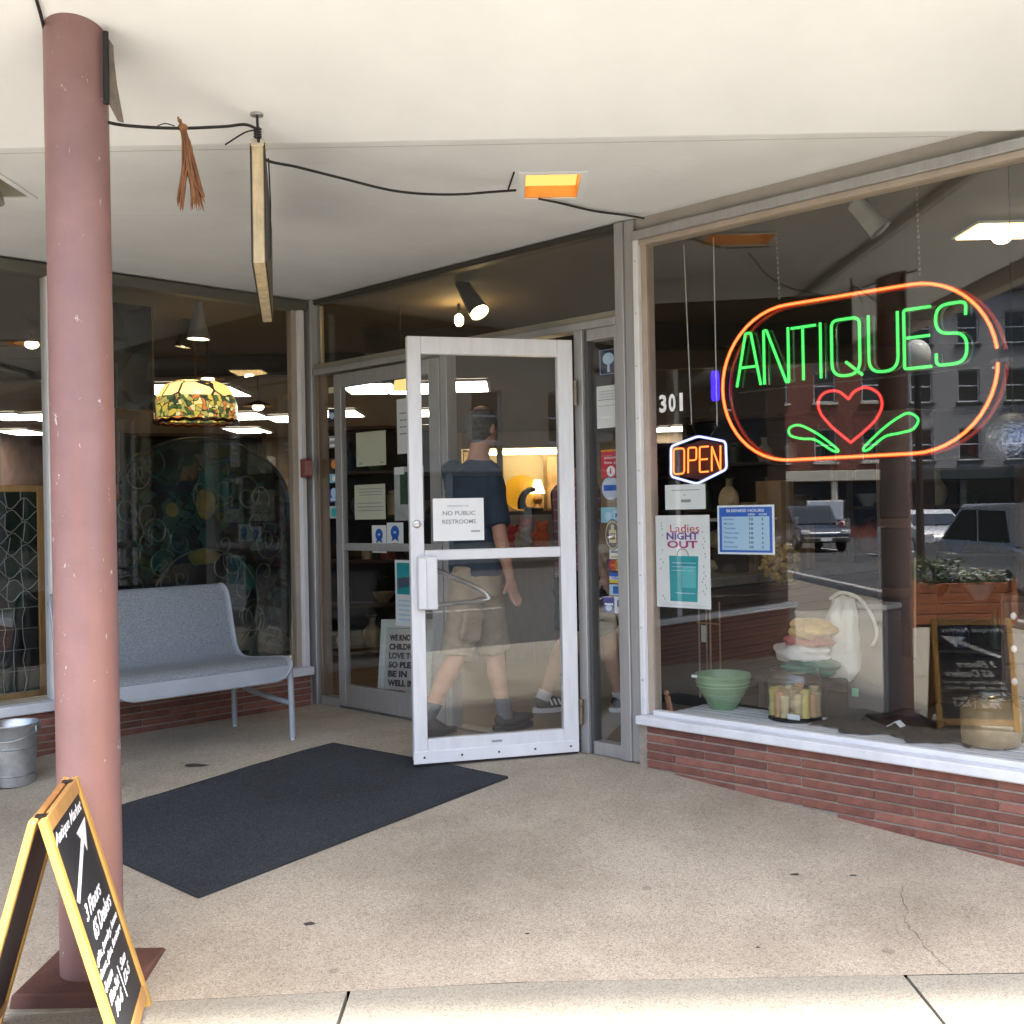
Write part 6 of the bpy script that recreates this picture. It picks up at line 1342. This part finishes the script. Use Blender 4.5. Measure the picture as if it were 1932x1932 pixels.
for si_, (x, y, a, lab) in enumerate(SH):
    t = thing('bookcase', lab, 'bookcase', 'W', (x, y, .005), RAD(a), keep=False)
    for q in ((-.65, -.61), (.61, .65)): part('side', bx(q[0], q[1], 0, .38, 0, 2.05), BROWNW, t)
    part('back', bx(-.609, .609, .36, .38, 0, 2.05), DARKM, t)
    for k in range(6):
        z = .06 + .39 * k; part('shelf', bx(-.609, .609, .005, .359, z, z + .025), BROWNW, t)
        xq = -.5; nth = 0
        while xq < .5 and k < 5:
            si, gi = rd.randrange(4), rd.randrange(6); o = link('vase', vm[si, gi]); mt = Matrix.Translation((x, y, .005)) @ Matrix.Rotation(RAD(a), 4, 'Z'); o.location = mt @ V((xq, .17 + rd.uniform(-.06, .05), z + .026)); sc_ = rd.uniform(.8, 1.25); o.scale = (sc_, sc_, sc_)
            nth += 1; tagit(o, '%s %s, %s from left, %s shelf of the %s' % (CN[gi], SN[si], NTH[nth], ORD[k], SHN[si_]), 'vase', 'vases and dishes on the bookcases'); xq += rd.uniform(.18, .34)
for k, (u, v, Y, c_, lab) in enumerate(((735, 700, 8.6, (.55, .42, .12), 'small amber fabric lampshade hanging behind the closed door'),)):
    p_ = at(757, 716, 8.2); t = thing('lampshade', lab, 'lamp', 'W', tuple(p_)); part('shade', lathe(B(), [(.03, .08), (.065, -.08), (.062, -.08), (.028, .08)], 20, p_), E('amber_shade_glow', (1, .72, .25), .22), t, smooth=True); part('cord', tube(B(), [p_ + V((0, 0, .08)), V((p_.x, p_.y, 2.79))], .004, 5), WIREM, t)

for k, (u, v, Y, lab) in enumerate(((487, 768, 10.5, 'small bright lamp globe right of the dome lamp'), (392, 717, 9.4, 'small bright lamp globe just above the dome lamp'), (60, 650, 9.0, 'small warm lamp globe left of the pillar'), (255, 640, 10.0, 'small warm lamp globe behind the dark hanging picture'))):
    p_ = at(u, v, Y); t = thing('pendant_lamp', lab, 'lamp', 'W', tuple(p_), 0, 'pendant lamps inside the shop'); bm = B(); ell(bm, p_, .055, .055, .035); part('globe', bm, E('pendant_glow', (1, .80, .5), 2.2), t, smooth=True); part('cord', tube(B(), [p_ + V((0, 0, .03)), V((p_.x, p_.y, 2.79))], .006, 6), WIREM, t)
    part('shade', lathe(B(), [(.02, .06), (.14, .01), (.135, .005), (.018, .05)], 20, p_), M('brass_shade', (.28, .17, .05), .35, .8, .2, 20), t, smooth=True)
q = [(-2.05, 8.45, 1.05, 'tall green glass vase on a stand behind the bench window'), (-1.75, 8.2, .75, 'brown glazed urn on a stand behind the bench window'), (-2.9, 7.7, .95, 'slim brass vase on a stand behind the pillar')]
for k, (x, y, h, lab) in enumerate(q):
    t = thing('plant_stand', ['carved dark stand under the green glass vase', 'carved dark stand under the brown urn', 'carved dark stand under the brass vase'][k], 'stand', 'W', (x, y, .005)); part('table_top', lathe(B(), [(0, h - .03), (.17, h - .03), (.18, h - .015), (.17, h), (0, h)], 24, (x, y, 0)), BROWNW, t, smooth=True); part('leg', lathe(B(), [(0, .005), (.15, .005), (.14, .03), (.035, .08), (.05, h * .5), (.03, h * .8), (.05, h - .031), (0, h - .031)], 20, (x, y, 0)), BROWNW, t, smooth=True)
    solo('vase', lathe(B(), [(0, 0), (.06, 0), (.11, .12), (.10, .22), (.045, .30), (.04, .36), (.07, .40), (.06, .40), (0, .34)], 28, (x, y, h + .001)), (M('green_glass_vase', (.03, .16, .08), .12, 0, .2, 9), M('brown_urn', (.14, .07, .03), .2, 0, .3, 9), goods[4])[k], lab, 'vase', 'W', (x, y, h + .001), smooth=True)

for k, (u, v, Y, w_, h_, d_, lab) in enumerate(((1462, 948, 7.75, .17, .30, .2, 'tall brown cardboard box behind the blue hours sign'), (1402, 975, 7.7, .17, .2, .2, 'short brown cardboard box beside the tall one on the counter'), (1500, 1010, 7.9, .2, .14, .2, 'flat brown cardboard box at the end of the counter'))):
    p = at(u, v, Y)
    t = thing('cardboard_box', lab, 'box', 'W', tuple(at(u, v, Y)), RAD(45), 'cardboard boxes inside', keep=False); zb = .8205 - p.z
    part('box_body', bx(-w_ / 2, w_ / 2, -d_ / 2, d_ / 2, zb, h_ / 2), M('brown_cardboard', (.30, .20, .11), .8, 0, .12, 9), t, bevel=.003); part('tape', bx(-.025, .025, -d_ / 2 - .0008, d_ / 2 + .0008, zb + .01, h_ / 2 + .0008), M('pale_tape', (.42, .33, .20), .4, 0, 0), t)
p = at(1375, 945, 7.6); t = thing('portrait_bust', 'pale portrait bust standing on the counter below the OPEN sign', 'bust', 'W', tuple(p)); bm = B(); ell(bm, p, .07, .085, .105); caps(bm, p - V((0, 0, .08)), p - V((0, 0, .2)), .05, .06); ell(bm, p - V((0, 0, .26)), .17, .10, .08); ell(bm, p + V((0, -.08, -.01)), .015, .025, .02)
part('bust', remesh(bm, .012, 3), M('aged_plaster', (.52, .42, .28), .6, 0, .2, 9), t, smooth=True); part('pedestal', bx(p.x - .1, p.x + .1, p.y - .1, p.y + .1, .8205, p.z - .33), BROWNW, t)
# ================================================================ THE STREET (seen in the glass)
def building(label, x0, x1, y, H, m, rows, cols, trim, depth=9, rz=0, o=None, z0=-.42, shop=True, sash=TRIMW):
    """facade along x at y, facing +y"""
    o = o or V(((x0 + x1) / 2, y, z0)); t = thing('street_building', label, 'building', 'W', tuple(o), rz, 'buildings across the street', keep=False)
    W_ = x1 - x0; xs_ = [-W_ / 2 + W_ * (k + .5) / cols for k in range(cols)]; ww, wh = min(1.15, W_ / cols * .5), 1.75
    part('wall', bx(-W_ / 2, W_ / 2, -depth, -.25, 0, H), m, t)
    fl = [(4.0 + 3.1 * r_) for r_ in range(rows)]
    bm = B(); zs = [3.6]
    # front skin with window openings
    xe = [-W_ / 2] + [q for c in xs_ for q in (c - ww / 2, c + ww / 2)] + [W_ / 2]
    for i in range(len(xe) - 1):
        if i % 2 == 0: box(bm, xe[i], xe[i + 1], -.249, 0, 3.6, H)
        else:
            z = 3.6
            for f in fl: box(bm, xe[i], xe[i + 1], -.249, 0, z, f); z = f + wh
            box(bm, xe[i], xe[i + 1], -.249, 0, z, H)
    part('front_wall', bm, m, t)
    part('cornice', bx(-W_ / 2 - .1, W_ / 2 + .1, -.2, .35, H + .001, H + .45), trim, t, bevel=.03)
    part('sign_band', bx(-W_ / 2, W_ / 2, .001, .15, 3.0, 3.55), trim, t, bevel=.02)
    for c in xs_:
        for f in fl:
            wi = part('window', bx(c - ww / 2, c + ww / 2, -.20, -.17, f + .0, f + wh), M('window_dark', (.02, .024, .03), .08, 0, .2, 2), t)
            bm = B()
            for a in ((c - ww / 2, c - ww / 2 + .07, f, f + wh), (c + ww / 2 - .07, c + ww / 2, f, f + wh), (c - ww / 2 + .071, c + ww / 2 - .071, f + wh - .08, f + wh), (c - ww / 2 + .071, c + ww / 2 - .071, f, f + .08), (c - ww / 2 + .071, c + ww / 2 - .071, f + wh / 2 - .03, f + wh / 2 + .03)): box(bm, a[0], a[1], -.169, -.12, a[2], a[3])
            part('sash', bm, sash, wi); part('sill', bx(c - ww / 2 - .1, c + ww / 2 + .1, .001, .12, f - .12, f - .001), trim, wi)
    if shop:
        n = max(2, int(W_ / 3))
        for k in range(n):
            a = -W_ / 2 + W_ * k / n + .15; b_ = -W_ / 2 + W_ * (k + 1) / n - .15
            part('shop_window', bx(a, b_, -.24, -.2, .7, 2.9), M('window_dark', (.02, .024, .03), .08, 0, .2, 2), t); part('pier', bx(b_ + .001, b_ + .299, -.249, .05, 0, 2.999), trim, t)
    return t
STY = dict(
    tan=M('tan_stucco', (.66, .53, .36), .85, 0, .12, 2), red=M('red_brick_far', (.20, .07, .05), .85, 0, .2, 6), brown=M('brown_brick_far', (.16, .09, .06), .85, 0, .2, 6), grey=M('grey_render', (.32, .32, .32), .85, 0, .12, 2), pale=M('pale_render', (.50, .47, .42), .85, 0, .1, 2))
T1, T2 = M('cream_trim_far', (.60, .55, .44), .7, 0, .1, 3), M('dark_trim_far', (.05, .06, .06), .6, 0, .1, 3)
building('tan rendered building with sash windows opposite the shop door', 11, 23, -21, 8.6, STY['tan'], 2, 4, T1)
building('brown brick building beside the tan one across the street', 23.2, 33, -21, 7.6, STY['brown'], 2, 4, T1)
building('red brick building straight across the street', -1.5, 10.8, -21, 7.0, STY['red'], 2, 4, T2)
building('grey building across the street left of the red brick one', -13, -1.7, -21, 6.2, STY['grey'], 1, 4, T2)
for k, (x, y, rz, m_, T_, lab, H) in enumerate(((-52, -9, 88, 'red', T1, 'red brick building closing the far street end', 14), (-53, -19.5, 88, 'grey', T2, 'grey building closing the far street end', 13), (-46, -29, 75, 'brown', T1, 'brown brick building at the far street corner', 15), (-50, 3.2, 90, 'pale', T2, 'pale building beyond the street end on the shop side', 8.5))):
    building(lab, 0, 10, 0, H, STY[m_], 3, 4, T_, rz=-RAD(rz), o=V((x, y, -.42)))
def car(label, x, y, rz, paint, L_=4.6, H=1.62, van=False):
    t = thing('parked_car', label, 'car', 'W', (x, y, -.40), rz, 'cars along the street', keep=False); W_ = .90
    pm_ = M(paint[0], paint[1], .25, .2, .05, 6, coat=.8)
    body = [(-L_ / 2, .35), (-L_ / 2, .78), (-L_ / 2 + .1, .95), (-L_ / 2 + 1.0, 1.02), (L_ / 2 - 1.25, 1.02), (L_ / 2 - .25, .88), (L_ / 2, .70), (L_ / 2, .35)]
    part('body', prism(B(), body, -W_, W_), pm_, t, bevel=.06, seg=2)
    cab = [(-L_ / 2 + (.08 if van else .35), 1.0), (-L_ / 2 + (.2 if van else .75), H - .03), (-L_ / 2 + (.4 if van else 1.1), H), (L_ / 2 - 2.2, H), (L_ / 2 - 1.15, 1.0)]
    part('cabin', prism(B(), cab, -W_ + .08, W_ - .08), pm_, t, bevel=.05, seg=2)
    GLM = M('car_glass', (.02, .025, .03), .06, 0, 0)
    part('windscreen', prism(B(), [(L_ / 2 - 2.15, H - .05), (L_ / 2 - 2.12, H - .05), (L_ / 2 - 1.14, 1.04), (L_ / 2 - 1.20, 1.04)], -W_ + .16, W_ - .16), GLM, t)
    for s in (-1, 1):
        y_ = s * (W_ - .078); part('side_window', prism(B(), [(-L_ / 2 + .9, 1.06), (-L_ / 2 + 1.05, H - .12), (-L_ / 2 + 2.0, H - .10), (-L_ / 2 + 2.0, 1.06)], y_ - .01, y_ + .012), GLM, t)
        part('side_window', prism(B(), [(-L_ / 2 + 2.1, 1.06), (-L_ / 2 + 2.1, H - .10), (L_ / 2 - 2.25, H - .10), (L_ / 2 - 1.4, 1.06)], y_ - .01, y_ + .012), GLM, t)
        part('headlight', bx(L_ / 2 - .12, L_ / 2 + .012, s * .72 - .16, s * .72 + .16, .66, .80), M('lamp_glass', (.7, .7, .7), .1, .2, 0), t, bevel=.02)
        part('tail_light', bx(-L_ / 2 - .012, -L_ / 2 + .1, s * .74 - .12, s * .74 + .12, .72, .92), M('red_lens', (.35, .01, .01), .2, 0, 0), t, bevel=.02)
        for q in (-L_ / 2 + .85, L_ / 2 - .9):
            mt = Matrix.Rotation(RAD(90), 4, 'X'); wl = part('wheel', lathe(B(), [(0, -.09), (.2, -.1), (.31, -.11), (.34, -.07), (.34, .07), (.31, .11), (.2, .1), (0, .09)], 28, (q, s * (W_ - .09), .34), mt), M('tyre', (.015, .015, .016), .8, 0, .1, 20), t, smooth=True)
            part('rim', lathe(B(), [(0, s * -.125), (.2, s * -.115), (.215, s * -.10), (.215, s * .0), (0, 0)], 20, (q, s * (W_ - .09), .34), mt), STEEL, wl)
    part('bumper', bx(L_ / 2 - .02, L_ / 2 + .06, -.82, .82, .36, .55), M('dark_bumper', (.03, .03, .032), .5, 0, .1, 9), t, bevel=.03)
    part('number_plate', bx(L_ / 2 + .061, L_ / 2 + .07, -.2, .2, .42, .53), PAPER, t)
    return t
car('silver estate car parked by the kerb left of the shop', -12.1, -2.1, RAD(180), ('silver_paint', (.45, .46, .47)), 4.9, 1.66, True)
car('dark blue pickup coming down the street', -36, -5.0, RAD(0), ('dark_blue_paint', (.03, .045, .075)), 4.8, 1.7)
car('white van further down the street', -48, -9.2, RAD(-160), ('white_paint', (.62, .63, .64)), 5.0, 1.95, True)
car('white hatchback facing the shop down the street', -29, -6.9, RAD(0), ('bright_white_paint', (.70, .71, .72)), 4.2, 1.5)
# planter with flowers
pt = thing('planter', 'reddish plank planter of white flowers on the kerb side', 'planter', 'W', (-8.6, .35, gz(-8.6, .35)), RAD(2), keep=False); PLK = M('cedar_plank', (.30, .095, .035), .6, 0, .3, 4, .15, 40, stretch=(6, 1, 6))
for k in range(4):
    for x in (-.30, .28): part('plank', bx(x, x + .025, -.65, .65, .05 + .135 * k, .05 + .135 * k + .125), PLK, pt, bevel=.004)
    for y in (-.65, .625): part('plank', bx(-.2745, .2795, y, y + .025, .05 + .135 * k, .05 + .135 * k + .125), PLK, pt, bevel=.004)
for x in (-.33, .29):
    for y in (-.68, .62): part('corner_post', bx(x - .01, x + .06, y - .01, y + .07, .0, .62), M('cedar_post', (.36, .13, .05), .6, 0, .3, 4, .15, 40, stretch=(6, 6, 1)), pt, bevel=.005)
part('soil', bx(-.274, .279, -.624, .624, .40, .52), M('soil', (.03, .02, .015), .95, 0, .3, 20), pt)
rd = random.Random(6); bm = B(); b2 = B()
for k in range(900):
    x, y = rd.uniform(-.30, .30), rd.uniform(-.62, .62); h = .52 + rd.random() * (.42 if y > -.1 else .2) * (1 - abs(x) * 1.2); a, e_ = rd.uniform(0, 6.28), rd.uniform(-.4, 1.0); s = rd.uniform(.05, .09)
    d = V((math.cos(a) * math.cos(e_), math.sin(a) * math.cos(e_), math.sin(e_))); w2 = d.cross(V((0, 0, 1))).normalized() * s * .35; c = V((x, y, h)); bm.faces.new([bm.verts.new(q) for q in (c, c + d * s * .5 + w2, c + d * s, c + d * s * .5 - w2)])
    if y < .1 and k % 3 == 0:
        for j in range(5): a2 = j * 1.257; q1 = c + V((0, 0, .03)); b2.faces.new([b2.verts.new(q1), b2.verts.new(q1 + V((.04 * math.cos(a2), .04 * math.sin(a2), .014))), b2.verts.new(q1 + V((.04 * math.cos(a2 + 1), .04 * math.sin(a2 + 1), .014)))])
f_ = part('foliage', bm, M('leaf_green', (.06, .11, .03), .6, 0, .4, 20), pt); f_['kind'] = 'stuff'; f_ = part('flowers', b2, M('white_petals', (.75, .74, .68), .6, 0, .05), pt); f_['kind'] = 'stuff'
for k, (x, y) in enumerate(((-10.2, .2), (-24, .2), (6, .1))):
    t = thing('street_lamp', ['black street lamp on the sidewalk beyond the planter', 'black street lamp far down the shop side', 'black street lamp right of the shop'][k], 'street lamp', 'W', (x, y, gz(x, y)), 0, keep=False); part('post', lathe(B(), [(0, 0), (.14, 0), (.14, .25), (.07, .35), (.05, 2.0), (.045, 3.6), (0, 3.62)], 14), M('black_iron', (.015, .015, .015), .5, .3, 0), t, smooth=True); bm = B(); ell(bm, (0, 0, 3.82), .2, .2, .24); part('globe', bm, M('opal_globe', (.7, .68, .6), .3, 0, 0), t, smooth=True)
